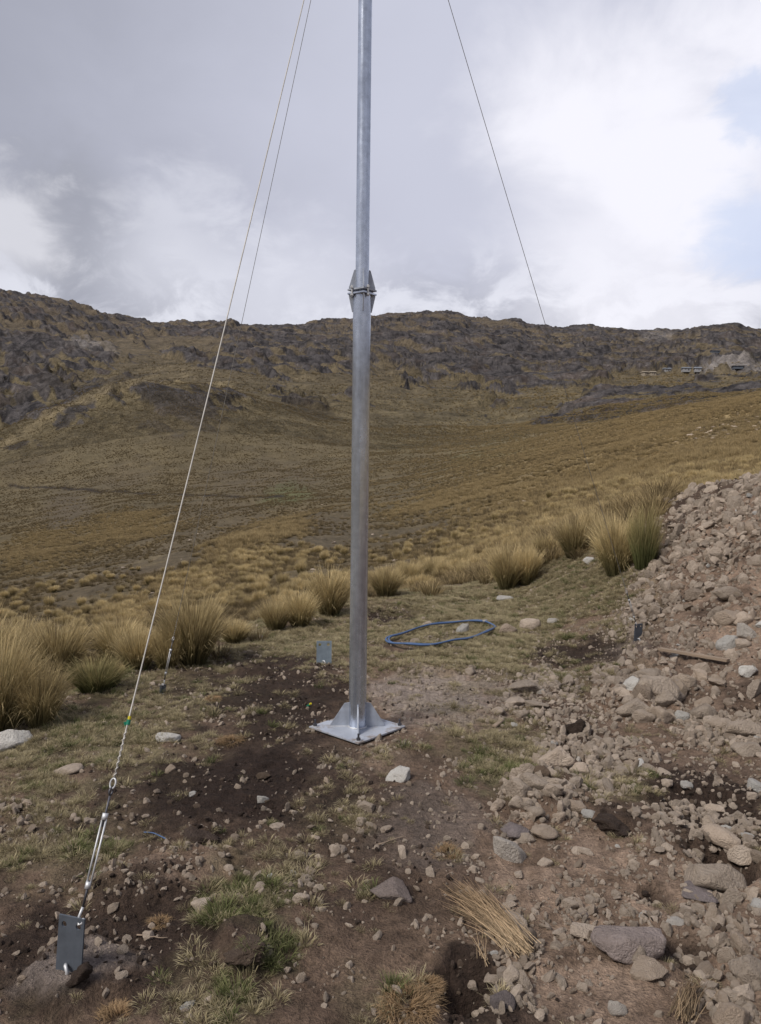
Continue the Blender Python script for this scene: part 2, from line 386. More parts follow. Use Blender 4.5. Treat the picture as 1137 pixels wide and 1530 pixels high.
def lerp(a, b, t): return a + (b - a) * t[:, None]
def colour(X, Y, Z):
    r = np.hypot(X, Y); T = (base_h(X, Y) - CAMZ) / np.maximum(r, 1)
    col = np.zeros((len(X), 3))
    n1 = fbm(X / 1.1, Y / 1.1, 5, 70); n2 = fbm(X * 6, Y * 6, 4, 71, .6)
    V = lambda *a: np.array(a)[None, :]
    # near
    c = np.repeat(V(.195, .136, .098), len(X), 0)
    c = lerp(c, V(.100, .068, .052), sst(-.25, .35, n1 + n2 * .4))
    c = lerp(c, V(.385, .280, .210), comb(TAN, X, Y) * sst(-.55, .1, n2 + n1))
    c = lerp(c, V(.330, .275, .240), comb(CLAY, X, Y) * .95)
    g = comb(GRASS, X, Y) * sst(-.35, .3, n2 * 1.2 + n1 + .15)
    c = lerp(c, V(.230, .195, .115), g * .8)
    c = lerp(c, V(.115, .120, .055), comb(GREEN, X, Y) * .6 * sst(-.4, .3, n2))
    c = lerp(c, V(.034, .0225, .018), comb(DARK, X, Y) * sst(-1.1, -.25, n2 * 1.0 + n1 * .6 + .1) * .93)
    c = lerp(c, V(.250, .205, .180), comb(PAD, X, Y) * .9)
    # hillside
    h1 = fbm(X / 28, Y / 9, 5, 80, .6); h2 = fbm(X / 4, Y / 3, 4, 81, .6); h3 = fbm(X / 90, Y / 60, 4, 82)
    hc = np.repeat(V(.112, .088, .050), len(X), 0)
    hc = lerp(hc, V(.082, .066, .040), sst(-.15, .35, h1 + h2 * .4))
    hc = lerp(hc, V(.100, .082, .050), sst(.0, .5, h3 + .3 * h2) * .7)
    right = sst(.05, .35, np.arctan2(X, Y)) * sst(260, 150, r)
    hc = lerp(hc, V(.32, .24, .125), right * .75)
    hc = lerp(hc, V(.082, .066, .048), comb(BROWNP, X, Y) * sst(-.5, .2, h2 + .2) * .8)
    hc = lerp(hc, V(.090, .098, .045), comb(GREENP, X, Y) * .7)
    # mountain
    M = rock_mask(X, Y, r, T)
    k1 = fbm(X / 7, Y / 5, 4, 90, .65); k2 = fbm(X / 35, Y / 25, 4, 91)
    mc = np.repeat(V(.145, .117, .068), len(X), 0)
    mc = lerp(mc, V(.108, .088, .053), sst(-.3, .3, k2 + .3 * k1))
    mc = lerp(mc, V(.108, .086, .066), sst(.06, .2, T) * .8)
    rk = np.repeat(V(.076, .069, .070), len(X), 0)
    rk = lerp(rk, V(.026, .024, .026), sst(-.12, .22, k1))
    rk = lerp(rk, V(.105, .080, .066), sst(.05, .5, k2 + .4 * k1) * .55)
    rg_ = ridged((X + .9 * Y) / 7, Y / 32, 3, 97)
    rk = lerp(rk, V(.175, .155, .145), sst(.60, .85, rg_) * sst(-.3, .3, k2 + k1 * .5) * .6)
    mc = lerp(mc, rk, M * sst(-.9, -.1, k1 + .3))
    mc = lerp(mc, V(.24, .22, .21), comb(PALEP, X, Y) * .75)
    mc = lerp(mc, V(.055, .044, .032), comb(DARKP, X, Y) * .85)
    a = sst(9, 14, r) ; e = np.interp(np.arctan2(X, Y), edge_az, edge_r); a = sst(0, 1, (r - e) / (e * .3))
    # spoil heap stays bare beyond the edge at right
    spoil = sst(-.1, .25, X - 2.35 - .45 * (Y - 7)) * sst(15, 11, r); a = a * (1 - spoil)
    c = lerp(c, hc, a)
    c = lerp(c, mc, sst(150, 300, r))
    # foot track and ditch; also grassy crest and dark bands painted as relief shading
    for pts, wpx, colr, k in TRACK_FOLD_BANDS:
        P = np.array(pts); rr = np.hypot(P[:, 0], P[:, 1])
        ll = np.full(len(X), 1e9)
        bb = (X > P[:, 0].min() - 30) & (X < P[:, 0].max() + 30) & (Y > P[:, 1].min() - 40) & (Y < P[:, 1].max() + 40)
        if not bb.any(): continue
        xs = X[bb]; ys = Y[bb]; dm = np.full(len(xs), 1e9)
        for i in range(len(P) - 1):
            a0 = P[i]; d = P[i + 1] - P[i]; L2 = d @ d + 1e-9
            t = np.clip(((xs - a0[0]) * d[0] + (ys - a0[1]) * d[1]) / L2, 0, 1)
            dm = np.minimum(dm, np.hypot(xs - a0[0] - t * d[0], ys - a0[1] - t * d[1]))
        ll[bb] = dm + 0.5 * wpx * fbm(xs / (wpx * 2), ys / (wpx * 2), 3, 95)
        c = lerp(c, V(*colr), k * sst(wpx, wpx * .35, ll))
    return np.clip(c, 0.01, 1)
BROWNP = [Blob(230,740,420,860,.6), Blob(70,730,130,800,.9), Blob(560,770,700,850,.6), Blob(0,840,240,930,.8), Blob(100,800,420,900,.75), Blob(380,770,560,860,.8), Blob(130,690,230,730,.5), Blob(300,680,480,740,.6), Blob(800,640,900,665,.4), Blob(1040,625,1137,650,1)]  # brown ground; nose patches also painted darker as fold shading
GREENP = [Blob(395,725,465,755,1), Blob(680,655,800,690,.4), Blob(560,640,640,680,.3), Blob(900,560,1010,585,.4)]
PALEP = [Blob(1055,545,1137,562,1), Blob(1000,625,1137,640,.3), Blob(105,510,150,530,.7), Blob(150,520,175,540,.5), Blob(960,500,1000,515,.5)]
DARKP = [Blob(0,685,75,715,.8), Blob(205,595,335,655,.55), Blob(60,560,130,600,.3), Blob(420,600,500,625,.7)]
def pxpath(pts): return [tuple(hit(*p))[:2] for p in pts]
TRACK_FOLD_BANDS = [(pxpath([(0,866),(80,855),(150,842),(225,828),(300,810),(360,795)]), 0.8, (.20,.16,.095), .4),  # pale nose crest, relief put into the colour
          (pxpath([(0,884),(120,866),(220,850)]), 1.6, (.07,.055,.04), .5),  # dark gully band by the nose, shade put into the colour
          (pxpath([(560,745),(700,722),(850,690),(1000,660)]), 1.4, (.09,.07,.045), .5),
          (pxpath([(560,770),(640,758),(720,738)]), 1.0, (.26,.20,.12), .5),
          (pxpath([(-60,690),(0,662),(60,632),(110,606),(160,594),(210,580),(270,574),(340,572)]), 7.0, (.200,.160,.095), .75),  # pale grassy spur crest, toned so the fold reads
          (pxpath([(-40,622),(40,600),(110,585),(180,566),(260,556)]), 9.0, (.055,.047,.042), .55),  # dark rock band behind the spur, doubling as painted shade
          (pxpath([(15,724),(100,729),(200,735),(300,740),(390,744),(420,746)]), 1.3, (.028,.022,.018), .95),
          (pxpath([(640,745),(700,735),(770,725)]), 0.8, (.05,.04,.03), .6)]

# ------------------------------------------------------------------ materials
def mat_new(name):
    m = bpy.data.materials.new(name); m.use_nodes = True
    nt = m.node_tree; b = nt.nodes['Principled BSDF']; return m, nt, b
class NT:
    def __init__(s, nt): s.nt = nt; s.N = nt.nodes; s.L = nt.links
    def noise(s, vec, scale, detail=5, rough=.55, dist=0):
        n = s.N.new('ShaderNodeTexNoise'); n.inputs['Scale'].default_value = scale; n.inputs['Detail'].default_value = detail
        n.inputs['Roughness'].default_value = rough; n.inputs['Distortion'].default_value = dist
        if vec is not None: s.L.new(vec, n.inputs['Vector'])
        return n.outputs['Fac']
    def voro(s, vec, scale, feature='F1', out='Distance'):
        n = s.N.new('ShaderNodeTexVoronoi'); n.feature = feature; n.inputs['Scale'].default_value = scale
        s.L.new(vec, n.inputs['Vector']); return n.outputs[out]
    def m(s, op, a, b=0.0, c=None):
        n = s.N.new('ShaderNodeMath'); n.operation = op
        for i, v in enumerate((a, b, c)):
            if v is None: continue
            if isinstance(v, (int, float)): n.inputs[i].default_value = v
            else: s.L.new(v, n.inputs[i])
        return n.outputs[0]
    def mr(s, v, a, b, c=0., d=1.):
        n = s.N.new('ShaderNodeMapRange'); s.L.new(v, n.inputs[0])
        for i, k in enumerate((a, b, c, d)): n.inputs[i + 1].default_value = k
        return n.outputs[0]
    def mix(s, f, a, b, bt='MIX'):
        n = s.N.new('ShaderNodeMix'); n.data_type = 'RGBA'; n.blend_type = bt
        if isinstance(f, (int, float)): n.inputs[0].default_value = f
        else: s.L.new(f, n.inputs[0])
        for k, v in ((6, a), (7, b)):
            if isinstance(v, tuple): n.inputs[k].default_value = (*v, 1)
            else: s.L.new(v, n.inputs[k])
        return n.outputs[2]
    def scalecol(s, col, f):
        n = s.N.new('ShaderNodeVectorMath'); n.operation = 'SCALE'; s.L.new(col, n.inputs[0])
        if isinstance(f, (int, float)): n.inputs['Scale'].default_value = f
        else: s.L.new(f, n.inputs['Scale'])
        return n.outputs[0]
    def bump(s, h, strength, dist, nrm=None):
        n = s.N.new('ShaderNodeBump'); n.inputs['Strength'].default_value = strength; n.inputs['Distance'].default_value = dist
        s.L.new(h, n.inputs['Height'])
        if nrm is not None: s.L.new(nrm, n.inputs['Normal'])
        return n.outputs[0]
    def attr(s, name, out='Color', typ='GEOMETRY'):
        n = s.N.new('ShaderNodeAttribute'); n.attribute_name = name; n.attribute_type = typ; return n.outputs[out]
    def pos(s): return s.N.new('ShaderNodeNewGeometry').outputs['Position']
    def objc(s): return s.N.new('ShaderNodeTexCoord').outputs['Object']
    def rand(s): return s.N.new('ShaderNodeObjectInfo').outputs['Random']

def ground_material(name, scales, bumpd, contrast):
    m, nt, b = mat_new(name); n = NT(nt); P = n.pos(); col = n.attr('albedo')
    hs = None; f = None
    for sc, w in scales:
        k = n.noise(P, sc, 6, .62); t = n.m('MULTIPLY', k, w); hs = t if hs is None else n.m('ADD', hs, t)
    tot = sum(w for _, w in scales)
    v = n.mr(n.m('DIVIDE', hs, tot), .36, .64, 1 - contrast, 1 + contrast)
    c = n.scalecol(col, v)
    # little light and dark flecks
    fl = n.voro(P, scales[0][0] * 3.0); fl = n.mr(fl, .12, .28, 1.0, 0.0)
    c = n.mix(n.m('MULTIPLY', fl, .45), c, n.scalecol(c, 1.9))
    nt.links.new(c, b.inputs['Base Color'])
    b.inputs['Roughness'].default_value = .95; b.inputs['Specular IOR Level'].default_value = .15
    nt.links.new(n.bump(hs, 1.0, bumpd), b.inputs['Normal'])
    return m
M_ground = ground_material('soil', [(34, 1), (9, .8), (110, .8)], .035, .6)
M_hill = ground_material('dry_hill_grass', [(3.5, 1), (1.0, .6), (.3, .4)], .14, .5)
M_mount = ground_material('rock_and_grass', [(.35, 1), (.08, .8), (1.6, .8)], 1.4, .75)

def metal(name, base, rough, met=.85, spangle=60):
    m, nt, b = mat_new(name); n = NT(nt); O = n.objc()
    mpz = n.N.new('ShaderNodeMapping'); mpz.inputs['Scale'].default_value = (1, 1, .12); n.L.new(O, mpz.inputs[0])
    v = n.voro(O, spangle, 'F1', 'Color'); sep = n.N.new('ShaderNodeSeparateColor'); n.L.new(v, sep.inputs[0])
    ns = n.noise(mpz.outputs[0], 16, 5, .5); ns2 = n.noise(mpz.outputs[0], 60, 3)
    k = n.m('ADD', n.mr(sep.outputs[0], 0, 1, .97, 1.03), n.m('ADD', n.mr(ns, .3, .7, -.18, .14), n.mr(n.noise(O, 22, 5, .6), .3, .7, -.16, .10)))
    rgb = n.N.new('ShaderNodeRGB'); rgb.outputs[0].default_value = (*base, 1)
    nt.links.new(n.scalecol(rgb.outputs[0], k), b.inputs['Base Color'])
    b.inputs['Metallic'].default_value = met
    nt.links.new(n.mr(n.m('ADD', ns, n.m('MULTIPLY', sep.outputs[1], .06)), .3, .9, rough - .08, rough + .16), b.inputs['Roughness'])
    nt.links.new(n.bump(ns2, .12, .001), b.inputs['Normal'])
    return m
M_galv = metal('galvanised_steel', (.54, .59, .69), .22, .82)
M_plate = metal('pale_galvanised_plate', (.38, .41, .47), .5, .55)
M_dark = metal('dark_steel', (.10, .10, .115), .5, .7)
def dirty_plate():
    m, nt, b = mat_new('soiled_galvanised_plate'); n = NT(nt); O = n.objc()
    ln = n.N.new('ShaderNodeVectorMath'); ln.operation = 'LENGTH'; n.L.new(O, ln.inputs[0])
    k = n.m('ADD', n.noise(O, 14, 7, .65), n.mr(ln.outputs['Value'], .08, .30, -.12, .12))
    n1 = n.noise(O, 5, 5); c = n.mix(n.mr(n1, .35, .65), (.34, .37, .43), (.44, .47, .53))
    n.L.new(n.mix(n.mr(k, .52, .66, 0, .75), c, (.20, .155, .12)), b.inputs['Base Color'])
    b.inputs['Metallic'].default_value = .35; n.L.new(n.mr(k, .45, .6, .45, .85), b.inputs['Roughness']); return m
M_base = dirty_plate()
M_slate = metal('dull_zinc', (.10, .115, .14), .6, .3)
M_pale = metal('weathered_zinc', (.26, .32, .38), .6, .3)
M_bright = metal('bright_zinc', (.55, .56, .58), .5, .5)
M_wire2 = metal('thin_wire_rope', (.20, .19, .175), .6, .1, 300)
M_wire = metal('wire_rope', (.50, .48, .45), .6, .1, 300)

def plain(name, col, rough=.7, var=.2, scale=20, spec=.3):
    m, nt, b = mat_new(name); n = NT(nt)
    k = n.mr(n.noise(n.objc(), scale, 6, .6), .3, .7, 1 - var, 1 + var)
    rgb = n.N.new('ShaderNodeRGB'); rgb.outputs[0].default_value = (*col, 1)
    nt.links.new(n.scalecol(rgb.outputs[0], k), b.inputs['Base Color'])
    b.inputs['Roughness'].default_value = rough; b.inputs['Specular IOR Level'].default_value = spec
    return m
M_hose = plain('blue_polythene', (.06, .105, .21), .6, .25, 9)
M_green = plain('green_tape', (.01, .16, .10), .5); M_yellow = plain('yellow_tape', (.50, .42, .02), .5)
M_white = plain('whitewash', (.27, .27, .28), .8, .12, .5); M_tin = plain('tin_roof', (.17, .19, .22), .5, .2, .5); M_door = plain('dark_door', (.05, .045, .05))
M_tan = plain('adobe', (.28, .24, .19), .9, .15, .5)
M_wood = None
def wood():
    m, nt, b = mat_new('weathered_wood'); n = NT(nt)
    mp = n.N.new('ShaderNodeMapping'); mp.inputs['Scale'].default_value = (2, 40, 40); n.L.new(n.objc(), mp.inputs[0])
    k = n.noise(mp.outputs[0], 3, 6, .6)
    n.L.new(n.mix(k, (.13, .095, .07), (.34, .26, .19)), b.inputs['Base Color'])
    b.inputs['Roughness'].default_value = .85; n.L.new(n.bump(k, .5, .003), b.inputs['Normal']); return m
M_wood = wood()

def rockmat(name, a, b_, c_):
    m, nt, b = mat_new(name); n = NT(nt); O = n.objc(); rnd = n.rand()
    add = n.N.new('ShaderNodeVectorMath'); add.operation = 'ADD'; n.L.new(O, add.inputs[0])
    cmb = n.N.new('ShaderNodeCombineXYZ'); n.L.new(n.m('MULTIPLY', rnd, 37.0), cmb.inputs[0]); n.L.new(cmb.outputs[0], add.inputs[1]); O = add.outputs[0]
    n1 = n.noise(O, 1.6, 6, .6); n2 = n.noise(O, 9, 6, .65)
    c = n.mix(n.mr(n1, .35, .65), a, b_)
    c = n.mix(n.mr(n2, .52, .72, 0, .7), c, c_)
    r2 = n.m('FRACT', n.m('MULTIPLY', rnd, 7.13))
    c = n.mix(n.mr(r2, .6, 1.0, 0, .5), c, (.34, .25, .18))
    c = n.scalecol(c, n.mr(n.m('FRACT', n.m('MULTIPLY', rnd, 3.7)), 0, 1, .62, 1.12))
    # same colour mix over the whole stone, bump from both noises
    n.L.new(c, b.inputs['Base Color']); b.inputs['Roughness'].default_value = .9; b.inputs['Specular IOR Level'].default_value = .2
    n.L.new(n.bump(n.m('ADD', n2, n.m('MULTIPLY', n1, .8)), .7, .12), b.inputs['Normal']); return m
M_rock = rockmat('pale_stone', (.60, .50, .41), (.49, .40, .32), (.30, .235, .18))
M_white_rock = rockmat('white_stone', (.70, .68, .64), (.60, .57, .53), (.42, .39, .35))
M_grey_rock = rockmat('grey_stone', (.30, .255, .25), (.23, .195, .19), (.15, .125, .12))
M_clod = rockmat('peat_clod', (.085, .06, .048), (.06, .042, .034), (.13, .10, .07))

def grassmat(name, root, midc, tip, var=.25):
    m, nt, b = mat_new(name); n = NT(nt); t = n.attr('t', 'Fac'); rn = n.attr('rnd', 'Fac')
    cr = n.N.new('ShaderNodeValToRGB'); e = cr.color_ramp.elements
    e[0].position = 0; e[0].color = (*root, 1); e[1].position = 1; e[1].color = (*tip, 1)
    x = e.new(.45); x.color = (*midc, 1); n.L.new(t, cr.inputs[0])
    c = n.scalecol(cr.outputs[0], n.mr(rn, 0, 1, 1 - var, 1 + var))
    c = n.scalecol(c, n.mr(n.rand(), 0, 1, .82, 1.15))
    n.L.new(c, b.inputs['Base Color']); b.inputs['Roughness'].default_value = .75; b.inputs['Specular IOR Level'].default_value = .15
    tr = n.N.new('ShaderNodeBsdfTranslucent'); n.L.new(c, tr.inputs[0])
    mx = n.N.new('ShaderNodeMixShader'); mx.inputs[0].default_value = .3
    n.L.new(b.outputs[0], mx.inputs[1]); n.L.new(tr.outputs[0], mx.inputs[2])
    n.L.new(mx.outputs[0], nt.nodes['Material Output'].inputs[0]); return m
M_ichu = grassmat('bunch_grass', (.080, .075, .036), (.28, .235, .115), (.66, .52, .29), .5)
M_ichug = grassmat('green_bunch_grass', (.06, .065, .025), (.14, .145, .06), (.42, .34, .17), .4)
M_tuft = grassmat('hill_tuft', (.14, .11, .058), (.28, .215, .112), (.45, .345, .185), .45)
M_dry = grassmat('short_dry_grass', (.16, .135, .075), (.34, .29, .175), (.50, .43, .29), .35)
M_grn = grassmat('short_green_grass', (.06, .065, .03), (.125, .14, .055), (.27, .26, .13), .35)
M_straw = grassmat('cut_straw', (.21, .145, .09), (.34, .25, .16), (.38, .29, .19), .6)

# ------------------------------------------------------------------ terrain meshes (one polar sheet cut into three)
def terrain(name, r_list, az_list, mat):
    r = np.array(r_list); a = np.array(az_list); nr, na = len(r), len(a)
    Rg, Ag = np.meshgrid(r, a, indexing='ij'); X = (Rg * np.sin(Ag)).ravel(); Y = (Rg * np.cos(Ag)).ravel()
    Z = height(X, Y); colr = colour(X, Y, Z)
    co = np.stack([X, Y, Z], 1).astype(np.float32)
    i = np.arange(nr - 1)[:, None] * na + np.arange(na)[None, :]
    j = np.arange(nr - 1)[:, None] * na + (np.arange(na)[None, :] + 1) % na
    q = np.stack([i, j, j + na, i + na], -1).reshape(-1, 4)[:, ::-1]
    nf = len(q); nfc = nf
    me = bpy.data.meshes.new(name); me.vertices.add(len(co)); me.vertices.foreach_set('co', co.ravel())
    me.loops.add(nf * 4); me.loops.foreach_set('vertex_index', q.ravel().astype(np.int32))
    me.polygons.add(nf); me.polygons.foreach_set('loop_start', np.arange(0, nf * 4, 4, dtype=np.int32))
    me.polygons.foreach_set('loop_total', np.full(nf, 4, np.int32)); me.update(calc_edges=True)
    me.polygons.foreach_set('use_smooth', np.ones(nf, bool))
    at = me.attributes.new('albedo', 'FLOAT_COLOR', 'POINT')
    at.data.foreach_set('color', np.hstack([colr, np.ones((len(colr), 1))]).astype(np.float32).ravel())
    me.materials.append(mat)
    o = bpy.data.objects.new(name, me); C.objects.link(o); o['kind'] = 'structure'
    return o
azs = np.concatenate([np.linspace(-R_(33), R_(33), 720), np.linspace(R_(33), 2 * math.pi - R_(33), 122)[1:-1]])
azs = np.where(azs > math.pi, azs - 2 * math.pi, azs)
rn = np.concatenate([[0.02, .3, .7, 1.0], np.exp(np.linspace(math.log(1.3), math.log(12.5), 420))])
rh = np.exp(np.linspace(math.log(12.5), math.log(230), 250))
rm = np.exp(np.linspace(math.log(230), math.log(1500), 480))
terrain('ground', rn, azs, M_ground)
terrain('hillside', rh, azs, M_hill)
terrain('mountain', rm, azs, M_mount)
def hz(x, y): return float(height(np.array([x]), np.array([y]))[0])
def ghit(px, py):
    p = hit(px, py, height); return p

# ------------------------------------------------------------------ scatter: real instances on points
def scatter(name, pts, rot, scl, idx, protos, label, cat, kind='stuff'):
    me = bpy.data.meshes.new(name); me.vertices.add(len(pts)); me.vertices.foreach_set('co', np.asarray(pts, np.float32).ravel())
    for nm, arr in (('rot', rot), ('scl', scl)):
        a = me.attributes.new(nm, 'FLOAT_VECTOR', 'POINT'); a.data.foreach_set('vector', np.asarray(arr, np.float32).ravel())
    a = me.attributes.new('idx', 'INT', 'POINT'); a.data.foreach_set('value', np.asarray(idx, np.int32))
    o = bpy.data.objects.new(name, me); C.objects.link(o); tag(o, label, cat, kind=kind)
    g = bpy.data.node_groups.new(name + '_nodes', 'GeometryNodeTree')
    g.interface.new_socket('Geometry', in_out='INPUT', socket_type='NodeSocketGeometry'); g.interface.new_socket('Geometry', in_out='OUTPUT', socket_type='NodeSocketGeometry')
    N = g.nodes; L = g.links; gi = N.new('NodeGroupInput'); go = N.new('NodeGroupOutput'); J = N.new('GeometryNodeJoinGeometry')
    def na(nm, t):
        n = N.new('GeometryNodeInputNamedAttribute'); n.data_type = t; n.inputs['Name'].default_value = nm; return n.outputs['Attribute']
    r_, s_, i_ = na('rot', 'FLOAT_VECTOR'), na('scl', 'FLOAT_VECTOR'), na('idx', 'INT')
    e2r = N.new('FunctionNodeEulerToRotation'); L.new(r_, e2r.inputs[0])
    for k, p in enumerate(protos):
        oi = N.new('GeometryNodeObjectInfo'); oi.inputs['Object'].default_value = p; oi.transform_space = 'ORIGINAL'
        iop = N.new('GeometryNodeInstanceOnPoints'); cmp = N.new('FunctionNodeCompare'); cmp.data_type = 'INT'; cmp.operation = 'EQUAL'
        ia = [s for s in cmp.inputs if s.type == 'INT']; L.new(i_, ia[0]); ia[1].default_value = k
        L.new(gi.outputs[0], iop.inputs['Points']); L.new(cmp.outputs[0], iop.inputs['Selection']); L.new(oi.outputs['Geometry'], iop.inputs['Instance'])
        L.new(e2r.outputs[0], iop.inputs['Rotation']); L.new(s_, iop.inputs['Scale']); L.new(iop.outputs[0], J.inputs[0])
    L.new(J.outputs[0], go.inputs[0])
    md = o.modifiers.new('scatter', 'NODES'); md.node_group = g
    return o

# ------------------------------------------------------------------ grass builders
def blades(n, h, spread, wid, seed, base_r=.3, segs=4, droop=1.0, up=0.25, kink=0.0):
    rg = np.random.default_rng(seed); V = []; Fc = []; T = []; RN = []
    cl = [(rg.random() * 2 * math.pi, math.sqrt(rg.random()), rg.random(), rg.random()) for _ in range(max(6, n // 22))]
    for i in range(n):
        ca, cq, cr_, ch_ = cl[int(rg.integers(0, len(cl)))]
        if n > 400 and rg.random() < .8: a = ca + rg.normal(0, .10) ; q = min(1, max(0, cq + rg.normal(0, .07))); crv = cr_; chv = .75 + .4 * ch_
        else: a = rg.random() * 2 * math.pi; q = math.sqrt(rg.random()); crv = rg.random(); chv = 1
        bx, by = q * base_r * math.cos(a), q * base_r * math.sin(a)
        a2 = a + rg.normal(0, .25); lean = (up * .3 + spread * q * (.5 + .8 * rg.random())); L = h * (.55 + .5 * rg.random()) * (1 - .12 * q) * chv
        dr = droop * (.2 + .9 * rg.random() * (.4 + q)) * (2.2 if rg.random() < .08 else 1); w = wid * (.6 + .7 * rg.random()); rv = min(1, max(0, crv * .75 + rg.random() * .25))
        p = Vector((bx, by, -0.01)); pts = [p]; th = lean * .55; azb = a2
        for s in range(segs):
            th += dr * .38 * (s + .5) / segs * 1.6; th = min(th, 2.0); azb += rg.normal(0, .08 + kink)
            p = p + Vector((math.sin(th) * math.cos(azb), math.sin(th) * math.sin(azb), math.cos(th))) * (L / segs); pts.append(p)
        tw = rg.random() * math.pi; sd_ = Vector((math.cos(tw), math.sin(tw), 0)); b = len(V)
        for s, p in enumerate(pts[:-1]):
            ww = w * (1 - .55 * s / segs); V += [p - sd_ * ww / 2, p + sd_ * ww / 2]; T += [s / segs] * 2; RN += [rv] * 2
        V.append(pts[-1]); T.append(1.0); RN.append(rv)
        for s in range(segs - 1): k = b + 2 * s; Fc.append((k, k + 1, k + 3, k + 2))
        k = b + 2 * (segs - 1); Fc.append((k, k + 1, k + 2))
    return V, Fc, T, RN
def grassmesh(name, mat, *a, **k):
    V, Fc, T, RN = blades(*a, **k)
    me = bpy.data.meshes.new(name); me.from_pydata([tuple(v) for v in V], [], Fc); me.update(); me.materials.append(mat)
    for nm, arr in (('t', T), ('rnd', RN)):
        at = me.attributes.new(nm, 'FLOAT', 'POINT'); at.data.foreach_set('value', np.array(arr, np.float32))
    return me
# unit-height tussocks (1 m tall, scaled per plant)
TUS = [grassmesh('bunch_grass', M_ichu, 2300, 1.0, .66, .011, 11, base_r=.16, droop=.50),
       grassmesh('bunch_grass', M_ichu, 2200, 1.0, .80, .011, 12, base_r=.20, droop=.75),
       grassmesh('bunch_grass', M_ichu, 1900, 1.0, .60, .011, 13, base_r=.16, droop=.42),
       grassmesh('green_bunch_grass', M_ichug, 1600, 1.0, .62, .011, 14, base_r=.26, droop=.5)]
def thing(name, me, loc, rz, sc, label, cat, group=None):
    o = bpy.data.objects.new(name, me); C.objects.link(o); o.location = loc; o.rotation_euler = (0, 0, rz); o.scale = sc
    return tag(o, label, cat, group)
# px, py of base, width px, height px, kind, label
tl = [
 (0,1092,140,140,1,'tall straw-gold grass tussock at the left edge above the white stone'),
 (-45,1060,130,140,0,'grass tussock half cut off by the left edge of the picture'),
 (60,1085,90,95,1,'loose pale grass tussock spilling right beside the leftmost big tussock'),
 (85,1012,110,85,0,'orange-tipped tussock behind the leftmost big tussock'),
 (30,1000,90,70,2,'small straw tussock behind the leftmost big tussock'),
 (145,1030,90,48,3,'low green tussock between two golden tussocks at left'),
 (178,990,100,66,1,'flattened tawny tussock left of the guy wire at the bank edge'),
 (205,1000,80,62,2,'dark-hearted drooping tussock right behind the guy wire'),
 (288,992,118,108,0,'big round tussock right of the guy wire, tallest at the bank edge'),
 (250,1000,70,70,1,'side tussock leaning left from the big round one by the guy wire'),
 (350,960,60,36,2,'low straw tuft on the bank right of the big round tussock'),
 (412,942,60,48,2,'leftmost tussock of the row left of the mast'),
 (448,936,72,58,1,'middle tussock of the row left of the mast'),
 (492,920,84,76,0,'largest tussock of the row just left of the mast'),
 (576,893,64,52,0,'first tussock right of the mast on the bank edge'),
 (612,876,50,40,2,'second tussock right of the mast on the bank edge'),
 (648,866,46,34,2,'third small tussock right of the mast on the bank edge'),
 (690,850,54,30,1,'low pale tuft between the mast row and the lone dark tussock'),
 (758,880,74,70,0,'lone upright tussock standing above the long white stone'),
 (786,872,52,58,2,'slim tussock grown against the lone upright tussock'),
 (812,838,56,44,1,'pale tuft behind the lone upright tussock'),
 (858,832,72,66,0,'left tussock of the clump beside the spoil heap'),
 (886,812,44,50,2,'small tussock peeping up between the clump tussocks by the spoil heap'),
 (922,858,96,92,1,'big tussock in front of the clump beside the spoil heap'),
 (962,848,56,92,3,'tall greenish tussock touching the spoil heap edge'),
 (905,835,60,68,0,'shaded tussock in the middle of the clump by the spoil heap'),
]
tus = []
for px, py, w, h, k, lab in tl:
    p = ghit(px, py); d = (p - Vector((0, 0, CAMZ))).length; H_ = h / F * d * 1.12
    W_ = w / F * d; base = (1.15, 1.4, 1.05, 1.2)[k]
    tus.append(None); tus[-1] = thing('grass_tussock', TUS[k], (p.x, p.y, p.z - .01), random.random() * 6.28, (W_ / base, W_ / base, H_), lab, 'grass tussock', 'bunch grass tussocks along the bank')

# small hillside tufts: three low tufts, used as instances over the slope
HT = [grassmesh('hill_grass_tuft', M_tuft, 90, 1.0, .8, .035, 21 + i, base_r=.32, segs=3, droop=.7) for i in range(3)]
M_tuft2 = grassmat('dull_hill_tuft', (.085, .068, .038), (.165, .128, .072), (.25, .19, .108), .45)
HD = [grassmesh('dull_hill_grass_tuft', M_tuft2, 90, 1.0, .8, .035, 26 + i, base_r=.32, segs=3, droop=.7) for i in range(2)]
hp = []
for (px, py), me in zip([(735, 838), (800, 812), (670, 842)], HT):
    p = ghit(px, py)
    hp.append(thing('hill_grass_tuft', me, (p.x, p.y, p.z - .02), 1.0, (.26, .26, .30), ('low golden tuft just beyond the lone dark tussock', 'small golden tuft left of the clump by the spoil heap', 'small golden tuft beyond the bank right of the mast')[len(hp)], 'grass tuft', 'low tufts just beyond the bank'))
for (px, py), me, lab in zip([(328, 984), (386, 958)], HD, ('small dull tuft at the foot of the big round tussock', 'small dull tuft on the bank left of the mast row')):
    p = ghit(px, py); hp.append(thing('hill_grass_tuft', me, (p.x, p.y, p.z - .02), 1.0, (.20, .20, .22), lab, 'grass tuft', 'low tufts just beyond the bank'))
GOLDP = [Blob(150,895,245,945), Blob(225,850,330,900), Blob(310,800,405,860), Blob(380,775,460,815), Blob(0,795,125,850), Blob(100,770,260,815), Blob(330,770,480,795,.6), Blob(560,735,760,765,.6)]
def sample_polar(n, r0, r1, power, az=33):
    a = R_(az) * (rng.random(n) * 2 - 1); u = rng.random(n)
    if power == 0: r = np.exp(math.log(r0) + u * (math.log(r1) - math.log(r0)))
    else: r = (r0 ** power + u * (r1 ** power - r0 ** power)) ** (1 / power)
    return r * np.sin(a), r * np.cos(a)
